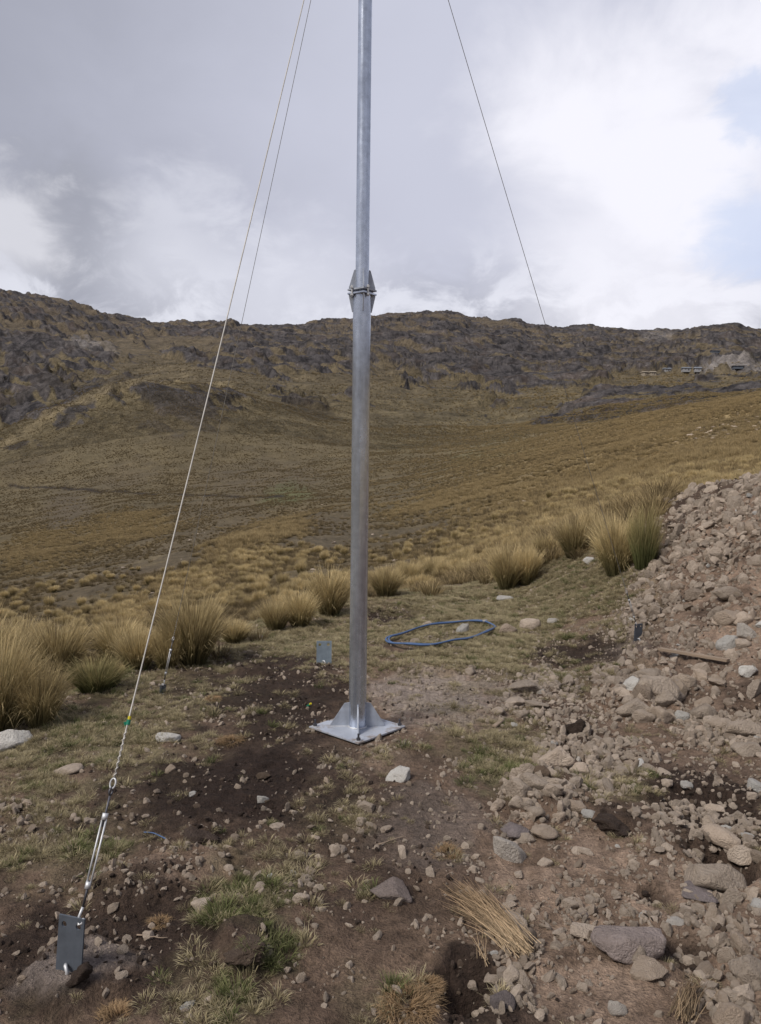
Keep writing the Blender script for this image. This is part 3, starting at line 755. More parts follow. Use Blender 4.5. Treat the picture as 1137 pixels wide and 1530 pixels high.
X, Y = sample_polar(300000, 9, 300, .6); Xe, Ye = sample_polar(200000, 80, 300, 1.0); X = np.concatenate([X, Xe]); Y = np.concatenate([Y, Ye])
r = np.hypot(X, Y); e = np.interp(np.arctan2(X, Y), edge_az, edge_r)
dens = .40 + .9 * fbm(X / 6, Y / 4, 3, 120) + .6 * fbm(X / 25, Y / 10, 3, 121) + .45 * sst(-.05, .3, np.arctan2(X, Y)) - .28 * comb(BROWNP, X, Y) + .8 * comb(GOLDP, X, Y)
keep = (r > e * 1.02) & (rng.random(len(X)) < dens * (.35 + .65 * sst(11, 20, r))) & ~((X > 2.35 + .45 * (Y - 7)) & (r < 15))
X2, Y2 = sample_polar(90000, 240, 560, 1.0); r2 = np.hypot(X2, Y2); T2 = (base_h(X2, Y2) - CAMZ) / r2
k2 = rng.random(len(X2)) < (.75 - rock_mask(X2, Y2, r2, T2)) * (.42 + fbm(X2 / 30, Y2 / 20, 3, 126))
X = np.concatenate([X[keep], X2[k2]]); Y = np.concatenate([Y[keep], Y2[k2]]); r = np.hypot(X, Y); n = len(X); Z = height(X, Y)
s = (1 + 1.4 * sst(230, 400, r)) * (.10 + .20 * rng.random(n) ** 1.5) * (1 + .45 * sst(-.05, .3, np.arctan2(X, Y))) * (1 + .25 * sst(60, 220, r))
gold = sst(-.12, .22, np.arctan2(X, Y)) * .8 + comb(GOLDP, X, Y) + .5 * fbm(X / 20, Y / 8, 3, 124); idt = np.where(rng.random(n) < gold, rng.integers(0, 3, n), rng.integers(6, 8, n)); s = s * (1 + .35 * comb(GOLDP, X, Y)); bigt = (r > 16) & (r < 40) & (rng.random(n) < .06); idt = np.where(bigt, rng.integers(3, 6, n), idt); idt = np.where(idt >= 6, idt - 3, np.where((idt >= 3), idt + 2, idt)); s = np.where(bigt, .22 + .25 * rng.random(n), s)
scatter('hillside_grass', np.stack([X, Y, Z - .03], 1), np.stack([np.zeros(n), np.zeros(n), rng.random(n) * 6.28], 1),
        np.stack([s, s, s * (.75 + .5 * rng.random(n))], 1), idt, hp + [tus[4], tus[8], tus[14]], 'golden grass tufts covering the hillside beyond the bank', 'grass')
print('hill tufts', n)

# short turf on the platform
ST = [grassmesh('short_grass', M_dry, 70, 1.0, 1.5, .045, 31 + i, base_r=.55, segs=2, droop=1.5, kink=.3) for i in range(3)]
SG = [grassmesh('short_grass', M_grn, 70, 1.0, 1.1, .045, 41 + i, base_r=.5, segs=3, droop=1.1, kink=.15) for i in range(2)]
tp = []
sm = [(322,1068,ST[0],.085,'dry pale grass tuft right of the back left anchor'), (160,1150,ST[1],.07,'dry grass tuft beside the front guy wire'), (640,1010,ST[2],.06,'dry grass tuft behind the mast plate'),
      (330,1372,SG[0],.11,'bright green grass tuft with long blades in the foreground'), (405,1420,SG[1],.09,'dark green grass tuft right of the bright green one')]
for px, py, me, s_, lab in sm:
    p = ghit(px, py); tp.append(thing('short_grass_tuft', me, (p.x, p.y, p.z), 0, (s_, s_, s_), lab, 'grass tuft'))
def near_samples(n, r0=1.6, r1=12):
    a = R_(32) * (rng.random(n) * 2 - 1); r = np.sqrt(r0 ** 2 + rng.random(n) * (r1 ** 2 - r0 ** 2)); return r * np.sin(a), r * np.cos(a)
def offplate(X, Y, rad=.34): return (np.abs(X - MAST.x) + np.abs(Y - MAST.y)) > rad
X, Y = near_samples(240000); r = np.hypot(X, Y); e = np.interp(np.arctan2(X, Y), edge_az, edge_r)
g = comb(GRASS, X, Y); gg = comb(GREEN, X, Y); dk = comb(DARK, X, Y); tn = comb(TAN, X, Y)
nn = fbm(X * 3.2, Y * 3.2, 4, 130, .6); nf = fbm(X / 1.1, Y / 1.1, 3, 131)
dens = (g * 1.15 + .05) * sst(-.2, .25, nn + .45 * nf + .12 * g) * (1 - .95 * dk) * (1 - .75 * tn) * (1 - .85 * comb(CLAY, X, Y)) * (1 - comb(PAD, X, Y)) * (.62 + .33 * sst(4.5, 6, r))
dg = gg * sst(-.2, .25, nn) * .8
u = rng.random(len(X)); keep = ((u < dens) | (u < dg)) & (r < e * 1.12) & offplate(X, Y) & ~((X > 2.35 + .45 * (Y - 7)) & (Y > 5.0))
isg = (rng.random(len(X)) < (gg * .5 + .04))[keep]
X, Y = X[keep], Y[keep]; n = len(X); Z = height(X, Y)
s = .024 + .045 * rng.random(n) ** 2.2 + .012 * isg
idx = np.where(isg, rng.integers(3, 5, n), rng.integers(0, 3, n))
scatter('turf', np.stack([X, Y, Z], 1), np.stack([rng.normal(0, .2, n), rng.normal(0, .2, n), rng.random(n) * 6.28], 1),
        np.stack([s, s, s * (.5 + .6 * rng.random(n))], 1), idx, tp, 'short dry and green turf growing in patches on the bare soil', 'grass')
print('turf', n)

# ------------------------------------------------------------------ stones
def stone_mesh(name, seed, sub, mat, flat=.7, nz=.045, cuts=12):
    rg = np.random.default_rng(seed); bm = bmesh.new(); bmesh.ops.create_icosphere(bm, subdivisions=sub, radius=1)
    Nn = rg.normal(size=(cuts, 3)); Nn /= np.linalg.norm(Nn, axis=1)[:, None]; dd = .62 + .33 * rg.random(cuts)
    D = np.array([v.co[:] for v in bm.verts]); dt = D @ Nn.T
    k = 42.0; q = np.where(dt > .05, dd[None, :] / np.maximum(dt, .05), 9.0)
    rad = -np.log(np.exp(-k * np.minimum(q, 3)).sum(1)) / k; rad = np.minimum(rad, 1.25)
    P = D * rad[:, None]
    f1 = fbm(P[:, 0] * 1.3 + P[:, 2] * .9, P[:, 1] * 1.3 - P[:, 2] * .7, 4, seed); f2 = fbm(P[:, 0] * 5 + P[:, 2] * 4, P[:, 1] * 5 + P[:, 2] * 3, 3, seed + 5)
    P = P * (1 + nz * 2.2 * f1 + nz * f2)[:, None]; P[:, 2] *= flat
    for v, p in zip(bm.verts, P): v.co = p
    me = bpy.data.meshes.new(name); bm.to_mesh(me); bm.free(); me.materials.append(mat)
    me.polygons.foreach_set('use_smooth', [sub > 2] * len(me.polygons)); return me
RK = [stone_mesh('stone', 200 + i, 4 if i < 5 else 3, M_rock, .62 + .05 * (i % 4)) for i in range(10)]
RW = [stone_mesh('white_stone', 300 + i, 4, M_white_rock, .65) for i in range(3)]
RG = [stone_mesh('grey_stone', 320 + i, 4, M_grey_rock, .55, .05) for i in range(3)]
CL = [stone_mesh('peat_clod', 340 + i, 4, M_clod, .7, .22, 9) for i in range(3)]
nst = [0]
stone_pos = []
def put(name, me, px, py, w, h, label, cat, group=None, rz=None, sink=.25, dep=None):
    """px,py = centre in the photo, w,h its size in photo pixels"""
    p = ghit(px, py + h * .3); d = (p - Vector((0, 0, CAMZ))).length
    W_ = w / F * d; H_ = h / F * d; el = math.asin((CAMZ - p.z) / d) if d > 0 else .4
    dp = dep if dep else W_ * random.uniform(.7, .95)
    hh = max(.35 * W_, min(W_ * .9, (H_ - dp * math.sin(el)) / max(.3, math.cos(el)) * 1.25 + .1 * W_))
    o = thing(name, me, (p.x, p.y, p.z + hh * (.5 - sink)), 0, (W_ / 2 / .92, dp / 2 / .92, hh / 2 / .6), label, cat, group)
    az = math.atan2(p.x, p.y)
    o.rotation_euler = (random.uniform(-.15, .15), random.uniform(-.15, .15), -az + (rz if rz is not None else random.choice([0, math.pi]) + random.uniform(-.25, .25)))
    stone_pos.append((p.x, p.y, W_ / 2)); nst[0] += 1
    return o
heroes = [
 (RW[0],759,1269,44,44,'squarish white stone lying in front of the pebble row','stone'),
 (RW[1],14,1108,44,30,'white boulder at the left edge under the tall tussock','boulder'),
 (RW[2],756,894,24,10,'long white stone in front of the lone upright tussock','stone'),
 (RW[2],880,838,16,13,'white stone between the tussocks beside the spoil heap','stone'),
 (RW[0],596,1156,36,24,'pale rounded stone in front of the mast base plate','stone'),
 (RG[0],586,1326,56,36,'flat purplish grey rock embedded in the path right of centre','rock'),
 (RG[1],952,1395,82,60,'broad purplish rock lying in tan soil at lower right','rock'),
 (RK[0],1062,1310,62,46,'large tan block beside the black hole','rock'),
 (RG[2],1045,1328,40,24,'blue-grey slab under the large tan block','rock'),
 (RK[1],832,1133,44,34,'large tan stone at the upper end of the pebble row','stone'),
 (RK[2],868,1150,32,24,'second tan stone right of the large one in the pebble row','stone'),
 (RK[3],775,1180,36,32,'pale stone in the left heap of the pebble row','stone'),
 (RK[4],798,1170,34,26,'pointed pale stone on the left heap of the pebble row','stone'),
 (RK[5],835,1217,18,28,'upright pale stone standing alone below the pebble row','stone'),
 (RK[6],810,1240,34,16,'flat pale stone right of the squarish white stone','stone'),
 (RK[7],784,1252,28,18,'small flat stone touching the squarish white stone','stone'),
 (RG[0],768,1234,40,24,'greyish stone above the squarish white stone','stone'),
 (RK[8],772,1200,22,18,'lower left stone of the pebble row heap','stone'),
 (RK[9],800,1212,20,16,'small stone at the foot of the pebble row heap','stone'),
 (RW[1],882,1216,22,14,'small white stone right of the upright pale stone','stone'),
 (RK[5],862,1206,26,20,'rounded stone just above the small white one','stone'),
 (RK[0],975,1028,52,40,'biggest tan rock in the rock pile right of the mast','rock'),
 (RK[1],948,1058,42,26,'orange-tan rock at the left foot of the rock pile','rock'),
 (RW[0],943,1022,24,22,'white angular rock on the left of the rock pile','rock'),
 (RK[2],995,1045,36,26,'pale rock at the right of the rock pile','rock'),
 (RK[3],986,1068,30,22,'dark-veined pale rock at the bottom of the rock pile','rock'),
 (RK[4],962,1072,24,20,'small rock under the orange-tan one','rock'),
 (RK[6],968,1008,36,16,'flat slab on top of the rock pile','rock'),
 (RK[7],1012,1040,22,18,'rock at the far right end of the rock pile','rock'),
 (RW[2],1021,1070,20,18,'pale cube-like stone right of the rock pile','stone'),
 (RK[8],1052,1068,32,20,'left stone of the line at the right edge','stone'),
 (RK[9],1074,1080,26,16,'second stone of the line at the right edge','stone'),
 (RK[0],1104,1090,42,28,'largest stone of the line at the right edge','stone'),
 (RK[1],1132,1088,20,16,'last stone of the line at the right edge','stone'),
 (RK[2],1031,1098,18,14,'tan stone below the line at the right edge','stone'),
 (RK[3],1046,1092,14,13,'small stone beside the tan one below the line','stone'),
 (RK[4],1115,1120,30,20,'brown round stone at the right edge under the line','stone'),
 (RW[0],1114,944,26,22,'white angular rock on the slope at the right edge','rock'),
 (RW[1],1087,961,24,24,'round white rock left of the white angular rock','rock'),
 (RK[5],1110,963,20,14,'tan rock beside the round white rock','rock'),
 (RK[6],1090,924,32,18,'pale flat rock above the white rocks on the slope','rock'),
 (RK[7],1110,925,24,16,'reddish rock beside the pale flat rock on the slope','rock'),
 (RK[8],1088,887,36,14,'long pale slab on the upper right slope','rock'),
 (RW[2],1118,1003,22,18,'pale stone beyond the end of the plank','stone'),
 (RW[1],1025,1173,14,12,'small white cube stone on dark soil at right','stone'),
 (RW[0],1133,1175,30,18,'white stone cut by the right edge on dark soil','stone'),
 (RK[0],1112,1277,30,32,'pale rock standing at the lip of the black hole','rock'),
 (RK[9],1078,1250,40,26,'grey-tan rock above the black hole','rock'),
 (RW[2],1134,1347,18,32,'white stone at the right edge below the large tan block','stone'),
 (RK[1],1120,1448,42,38,'brown angular rock at the right edge low down','rock'),
 (RK[2],1095,1515,40,34,'pale rock at the bottom right corner','rock'),
 (RK[3],968,1448,38,18,'elongated pale stone below the broad purplish rock','stone'),
 (RW[1],921,1508,20,20,'white rounded stone near the bottom right of centre','stone'),
 (RK[4],852,1351,18,18,'pale small stone above the arc of buried stones','stone'),
 (RK[5],878,1394,46,16,'buried flat stone left of the broad purplish rock','stone'),
 (RK[6],918,1400,36,20,'curved half-buried stone touching the broad purplish rock','stone'),
 (RG[1],746,1487,30,48,'grey upright stone beside the black hole at bottom centre','stone'),
 (RK[7],763,1455,24,28,'pale stone above the grey upright stone','stone'),
 (RK[8],785,1402,30,26,'brown stone under the straw bundle','stone'),
 (RK[9],768,1378,32,28,'rough brown stone right of the straw bundle','stone'),
 (RK[0],735,1462,20,18,'small stone between straw bundle and black hole','stone'),
 (RW[0],393,1194,18,13,'white brick-like stone lone on dark soil left of centre','stone'),
 (RW[1],183,1499,0.1,0.1,'',''),
 (RW[1],281,1500,16,12,'small white stone at bottom left','stone'),
 (RK[1],413,1233,18,9,'flat pale pebble below the white brick-like stone','stone'),
 (RW[2],288,1186,10,8,'tiny white pebble on dark soil at left','stone'),
 (RK[2],538,1225,18,13,'pale pebble in the middle of the path','stone'),
 (RK[3],548,1204,22,16,'tan pebble above the pale one on the path','stone'),
 (RK[4],450,1342,18,16,'pale pebble among the green grass','stone'),
 (RK[5],300,1350,26,22,'tan lump of stone left of the green grass','stone'),
 (RK[6],105,1150,34,12,'long brown stone in the dry turf at left','stone'),
 (RW[0],250,1102,34,12,'flat whitish stone in the turf below the back left anchor','stone'),
 (RK[7],255,1148,15,11,'small tan stone below the flat whitish one','stone'),
 (RW[1],692,940,17,14,'white stone lying on the blue hose','stone'),
 (RK[8],758,942,26,15,'pale stone at the right end of the blue hose ring','stone'),
 (RK[9],792,934,24,18,'rounded pinkish stone right of the blue hose','stone'),
 (RW[2],826,928,15,9,'small white stone further right of the blue hose','stone'),
 (RK[0],622,958,14,9,'pale stone inside the blue hose ring','stone'),
 (RK[1],640,932,16,8,'pale pebble behind the blue hose ring','stone'),
 (RG[2],700,1048,0.1,0.1,'',''),
 (RK[2],783,1025,50,22,'broad low rock above the small stone heap right of the mast','rock'),
 (RK[3],770,1048,26,14,'left stone of the small heap right of the mast','stone'),
 (RK[4],800,1052,30,12,'flat stone of the small heap right of the mast','stone'),
 (RK[5],778,1066,24,13,'front stone of the small heap right of the mast','stone'),
 (RK[6],745,1062,18,11,'outlying stone left of the small heap','stone'),
 (RW[0],808,1034,12,9,'white pebble behind the small heap','stone'),
 (RW[1],768,1083,8,7,'tiny white pebble in front of the small heap','stone'),
 (RK[7],703,1003,16,12,'tan pebble on the clay behind the mast plate','stone'),
 (RW[2],762,983,10,6,'white pebble on the dark soil behind','stone'),
 (RK[8],955,1232,0.1,0.1,'',''),
 (RK[9],1000,1395,0.1,0.1,'',''),
]
for me, px, py, w, h, lab, cat in heroes:
    if w < 1: continue
    put(cat, me, px, py, w, h, lab, cat, sink=.42 if me in RG else .25)
for px, py, w, h, lab in [(296,1248,42,22,'dark peat clod beside the bit of blue string'), (920,1234,44,22,'dark peaty turf clod lying right of the small white stone'), (860,1090,26,22,'dark clod at the top of the pebble row'),
                          (118,1458,22,22,'dark clod against the front anchor plate'), (812,1160,22,20,'dark clod wedged between stones of the pebble row'), (370,1418,46,30,'dark lump of peat right of the tan stone lump'), (395,1158,18,10,'small dark clod left of the mast plate')]:
    put('peat_clod', random.choice(CL), px, py, w, h, lab, 'clod')

# the other loose stones that show: separate things
zones = [('stones of the spoil heap at right', 'rough pale stone among the rubble of the spoil heap', [Blob(965,735,1200,900), Blob(940,830,1060,950), Blob(1000,880,1180,1010)], 85, (.02, .075), True),
         ('stones of the pebble row', 'fist-sized pale stone in the loose row of stones', [Blob(795,1085,960,1190), Blob(740,1150,860,1240)], 55, (.02, .055), False),
         ('stones around the rock pile', 'small tan stone scattered round the rock pile', [Blob(880,980,1137,1120), Blob(740,1020,860,1080)], 40, (.022, .055), False),
         ('stones on the dark soil at right', 'pale stone half sunk in the dark soil at right', [Blob(960,1150,1160,1300), Blob(1000,1300,1160,1540)], 45, (.018, .045), False),
         ('stones on the tan soil', 'small stone lying loose on the tan soil', [Blob(720,1240,1060,1540)], 35, (.015, .04), False),
         ('stones in the left turf', 'small brown stone in the turf at left', [Blob(0,1180,200,1300), Blob(400,1270,490,1360), Blob(110,1300,190,1370)], 30, (.015, .035), False)]
loose = []
left = 300 - nst[0]
tot = sum(z[3] for z in zones)
for grp, lab, bl, cnt, (s0, s1), big in zones:
    cnt = int(cnt * left / tot); got = 0; tries = 0
    while got < cnt and tries < 400:
        tries += 1
        X, Y = near_samples(600); w = comb(bl, X, Y)
        for i in np.nonzero(rng.random(600) < w)[0]:
            if got >= cnt: break
            x, y = X[i], Y[i]; s_ = s0 + (s1 - s0) * rng.random() ** 2.2
            if abs(x / y) > .52 or any((x - a) ** 2 + (y - b) ** 2 < (c + s_) ** 2 * .7 for a, b, c in stone_pos): continue
            k = int(rng.integers(0, 13)); me = (RK + [RW[0], RG[0], RW[1]])[k] if not (k == 11 and rng.random() < .6) else RK[0]; k = 0 if me == RK[0] else k
            o = thing('stone', me, (x, y, hz(x, y) + s_ * .12), rng.random() * 6.28, (s_ * (.8 + .4 * rng.random()), s_ * (.6 + .3 * rng.random()), s_ * (.6 + .4 * rng.random())), lab, 'stone', grp)
            o.rotation_euler = (rng.normal(0, .3), rng.normal(0, .3), rng.random() * 6.28)
            stone_pos.append((x, y, s_)); got += 1; nst[0] += 1; loose.append((o, x, y, s_, k))
print('stones', nst[0])

LM = [((759,1269),'squarish white stone'),((586,1326),'flat purplish rock in the path'),((952,1395),'broad purplish rock'),((1062,1310),'large tan block'),((1085,1280),'black hole at right'),
 ((690,1470),'black hole at bottom centre'),((735,1390),'straw bundle'),((832,1133),'large tan pebble-row stone'),((790,1175),'left pebble-row heap'),((835,1217),'upright pale stone'),
 ((920,1234),'dark peaty clod'),((975,1028),'biggest tan rock'),((1021,1070),'cube-like pale stone'),((1104,1090),'largest edge-line stone'),((1025,1173),'white cube stone'),
 ((1133,1175),'white stone cut by the edge'),((1112,1277),'pale rock at the hole lip'),((1120,1448),'brown angular rock'),((968,1448),'elongated pale stone'),((921,1508),'white rounded bottom stone'),
 ((1025,1510),'yellow straw wisp'),((953,957),'right anchor plate'),((1035,984),'wooden plank'),((1087,961),'round white rock on the slope'),((1090,924),'pale flat rock on the slope'),((1088,887),'long pale slab'),
 ((1050,790),'dark streak on the heap'),((975,860),'greenish tussock'),((783,1025),'broad low rock'),((101,1440),'front anchor plate'),((393,1194),'white brick-like stone'),((330,1370),'bright green grass tuft'),((180,1230),'eye of the front guy wire'),((450,1342),'pale pebble in green grass'),((1125,740),'top of the spoil heap'),((1110,835),'middle of the spoil heap'),((1010,800),'left shoulder of the spoil heap')]
LMP = [(hit(*p), nm) for p, nm in LM]; buckets = {}
for o, x, y, s_, k in loose:
    d_ = [math.hypot(x - p.x, y - p.y) for p, _ in LMP]; j = int(np.argmin(d_)); p = LMP[j][0]; rr = math.hypot(p.x, p.y); u = (p.x / rr, p.y / rr)
    l = (x - p.x) * u[0] + (y - p.y) * u[1]; t = (x - p.x) * u[1] - (y - p.y) * u[0]
    side = ('right of' if t > 0 else 'left of') if abs(t) > abs(l) * .7 else ('behind' if l > 0 else 'in front of')
    buckets.setdefault((j, side), []).append((d_[j], o, s_, k))
ORD = ['nearest one', 'second one', 'third one', 'fourth one', 'fifth one', 'sixth one', 'seventh one', 'eighth one', 'ninth one', 'tenth one', 'eleventh one', 'twelfth one', 'thirteenth one', 'fourteenth one', 'fifteenth one', 'sixteenth one']
for (j, side), lst in buckets.items():
    lst.sort(key=lambda a: a[0])
    for i, (_, o, s_, k) in enumerate(lst):
        o['label'] = ('large' if s_ > .06 else 'medium' if s_ > .035 else 'small') + ' ' + ('whitish' if k in (10, 12) else 'greyish' if k == 11 else 'tan') + ' stone, ' + ORD[min(i, 15)] + ' ' + side + ' the ' + LMP[j][1]

# gravel and crumbs: instanced from small pebbles
pebs = []
for i, (px, py, lab) in enumerate([(700,1330,'small angular pebble on the path'), (640,1250,'brown angular pebble on the path'), (520,1190,'rounded pebble in front of the mast'), (470,1385,'small dark pebble right of the green grass')]):
    me = stone_mesh('pebble', 400 + i, 2, M_rock, .7, .05, 10); p = ghit(px, py)
    pebs.append(thing('pebble', me, (p.x, p.y, p.z + .003), i, (.014, .012, .011), lab, 'pebble'))
pc = []
for i, (px, py) in enumerate([(300,1140), (420,1110)]):
    me = stone_mesh('soil_crumb', 420 + i, 2, M_clod, .75, .15, 8); p = ghit(px, py)
    pc.append(thing('soil_crumb', me, (p.x, p.y, p.z + .003), i, (.014, .012, .011), ('dark soil crumb left of the mast plate', 'dark soil crumb close to the left corner of the mast plate')[i], 'clod'))
X, Y = near_samples(420000); r = np.hypot(X, Y); e = np.interp(np.arctan2(X, Y), edge_az, edge_r)
dk = comb(DARK, X, Y); rb = comb(RUBBLE, X, Y); tn = comb(TAN, X, Y); gr = comb(GRASS, X, Y)
nn = fbm(X * 2.5, Y * 2.5, 4, 140, .6); right = sst(.2, 1.6, X)
dens = (.13 + .42 * rb + .22 * tn + .10 * right + .05 * dk) * sst(-.35, .35, nn + .25 * rb) * (1 - .5 * gr * (1 - rb))
heap = (X > 2.35 + .45 * (Y - 7)) & (Y > 5.0); dens = np.where(heap, np.maximum(dens * .25, .06 + .26 * sst(.05, .35, nn)), dens)
keep = (rng.random(len(X)) < dens) & ((r < e * 1.05) | (heap & (r < 15))) & offplate(X, Y, .30 - .03 * rng.random(len(X)))
X, Y, dk2, rb2, heap2 = X[keep], Y[keep], dk[keep], rb[keep], heap[keep]; n = len(X); Z = height(X, Y)
s = .0028 + .006 * rng.random(n) ** 2 + (.010 + .012 * rb2) * rng.random(n) ** 5 + .035 * rng.random(n) ** 13 * rb2 + heap2 * (.002 + .065 * rng.random(n) ** 24) + .014 * rng.random(n) ** 10
idx = np.where(rng.random(n) < .03 + .6 * dk2, rng.integers(4, 6, n), rng.integers(0, 4, n))
idx = np.where((s > .016) & (idx > 3), rng.integers(0, 4, n), idx)
scatter('gravel', np.stack([X, Y, Z + s * .2], 1), rng.random((n, 3)) * 6.28, np.stack([s * (.8 + .5 * rng.random(n)), s, s * (.6 + .4 * rng.random(n))], 1), idx, pebs + pc,
        'pebbles, grit and soil crumbs strewn over the bare ground', 'gravel')
print('gravel', n)
# extra outcrop stones on the hillside scar at the right edge and lying on the slopes
X, Y = sample_polar(9000, 14, 170, 1.0); w = comb([Blob(1030,620,1160,655), Blob(560,780,700,850,.25), Blob(200,820,560,900,.15), Blob(280,790,330,805,.5)], X, Y)
keep = rng.random(len(X)) < w + .01; X, Y, w = X[keep], Y[keep], w[keep]; n = len(X); Z = height(X, Y); r = np.hypot(X, Y)
s = .05 + .12 * rng.random(n) ** 3 + .16 * (w > .5) * rng.random(n) ** 2
scatter('slope_stones', np.stack([X, Y, Z + s * .1], 1), np.stack([rng.normal(0, .3, n), rng.normal(0, .3, n), rng.random(n) * 6.28], 1), np.stack([s * 1.3, s, s * .7], 1), rng.integers(0, 4, n), pebs,
        'loose stones strewn on the hillside beyond the bank', 'stones')

# ------------------------------------------------------------------ the mast
mast = empty('guyed_mast', MAST, 'galvanised steel pole mast on a square base plate in the middle', 'mast')
ZB = hz(MAST.x, MAST.y)
mast.location.z = ZB + .012
def rotz(a): return Matrix.Rotation(a, 3, 'Z')
PT = .010
b = MB(); b.box((0, 0, PT / 2), (.425, .425, PT), rotz(R_(45 + 3))); b.build('base_plate', M_base, mast, bevel=.0015)
def tube_part(name, r, z0, z1, mat):
    b = MB(); n = 14; b.tube([(0, 0, z0 + (z1 - z0) * i / n) for i in range(n + 1)], r, 40, caps=False); o = b.build(name, mat, mast, smooth=True)
    for p in o.data.polygons:
        if len(p.vertices) > 4: p.use_smooth = False
    return o
FZ = None
# flange height from the photo
dF = raydir(546, 437); FZ = CAMZ + dF.z / math.hypot(dF.x, dF.y) * math.hypot(MAST.x, MAST.y) - mast.location.z
tube_part('lower_tube', .054, PT, FZ - .0165, M_galv)
tube_part('upper_tube', .041, FZ + .0165, 6.0, M_galv)
b = MB(); b.tube([(0, 0, 6.0), (0, 0, 6.02)], .044, 24); b.build('top_cap', M_galv, mast)
b = MB(); b.tube([(0, 0, 5.86), (0, 0, 5.91)], .046, 24); b.build('guy_collar', M_galv, mast)
gm = None
for k in range(4):
    a = R_(90 * k + 3)
    if gm is None:
        b = MB(); b.prism([(.050, PT), (.165, PT), (.168, PT + .012), (.082, PT + .145), (.050, PT + .15)], .008); gm = b.build('gusset', M_plate, mast, bevel=.001); o = gm
        w = MB(); w.tube([(.052, .006, PT + .002), (.165, .006, PT + .002)], .0035, 6); wo = w.build('weld', M_bright, gm)
    else:
        o = gm.copy(); C.objects.link(o); o.parent = mast; c2 = wo.copy(); C.objects.link(c2); c2.parent = o
    o.rotation_euler = (0, 0, a)
b = MB(); b.tube([(.0565 * math.cos(t), .0565 * math.sin(t), PT + .002) for t in np.linspace(0, 2 * math.pi, 33)[:-1]], .005, 6, closed=True); b.build('weld_bead', M_bright, mast, smooth=True)
for k in range(4):
    a = R_(90 * k + 3); rr = .262; loc = (rr * math.cos(a), rr * math.sin(a), 0)
    if k == 0:
        b = MB(); b.tube([(0, 0, PT), (0, 0, PT + .042)], .006, 10); bo = b.build('anchor_bolt', M_dark, mast)
        b = MB(); b.tube([(0, 0, PT + .0035), (0, 0, PT + .018)], .0125, 6); no = b.build('nut', M_dark, bo)
        b = MB(); b.tube([(0, 0, PT), (0, 0, PT + .0033)], .018, 18); wo2 = b.build('washer', M_bright, bo); o = bo
    else:
        o = bo.copy(); C.objects.link(o); o.parent = mast
        for q in (no, wo2): c2 = q.copy(); C.objects.link(c2); c2.parent = o
    o.location = loc
# flange joint: two square plates, eight gussets, four bolts
for sgn in (-1, 1):
    b = MB(); b.box((0, 0, FZ + sgn * .0115), (.126, .126, .010), rotz(R_(45 + 8))); b.build('flange_plate', M_plate if sgn > 0 else M_galv, mast, bevel=.001)
    for k in range(4):
        R0 = .052 if sgn < 0 else .039
        if k == 0:
            z0 = FZ + sgn * .0167
            b = MB(); hgt = .118 if sgn > 0 else .105
            b.prism([(R0, z0), (.080, z0), (.080, z0 + sgn * .010), (.050 if sgn > 0 else .060, z0 + sgn * hgt * .96), (R0, z0 + sgn * hgt)], .006); fo = b.build('flange_gusset', M_plate, mast); o = fo
        else:
            o = fo.copy(); C.objects.link(o); o.parent = mast
        o.rotation_euler = (0, 0, R_(90 * k + 8))
for k in range(4):
    a = R_(90 * k + 8 + 24); rr = .070
    if k == 0:
        b = MB(); b.tube([(0, 0, FZ - .034), (0, 0, FZ + .034)], .0055, 8); fb = b.build('flange_bolt', M_bright, mast)
        b = MB(); b.tube([(0, 0, FZ - .028), (0, 0, FZ - .0167)], .011, 6).tube([(0, 0, FZ + .0167), (0, 0, FZ + .028)], .011, 6); fn = b.build('nut', M_bright, fb); o = fb
    else:
        o = fb.copy(); C.objects.link(o); o.parent = mast; c2 = fn.copy(); C.objects.link(c2); c2.parent = o
    o.location = (rr * math.cos(a), rr * math.sin(a), 0)

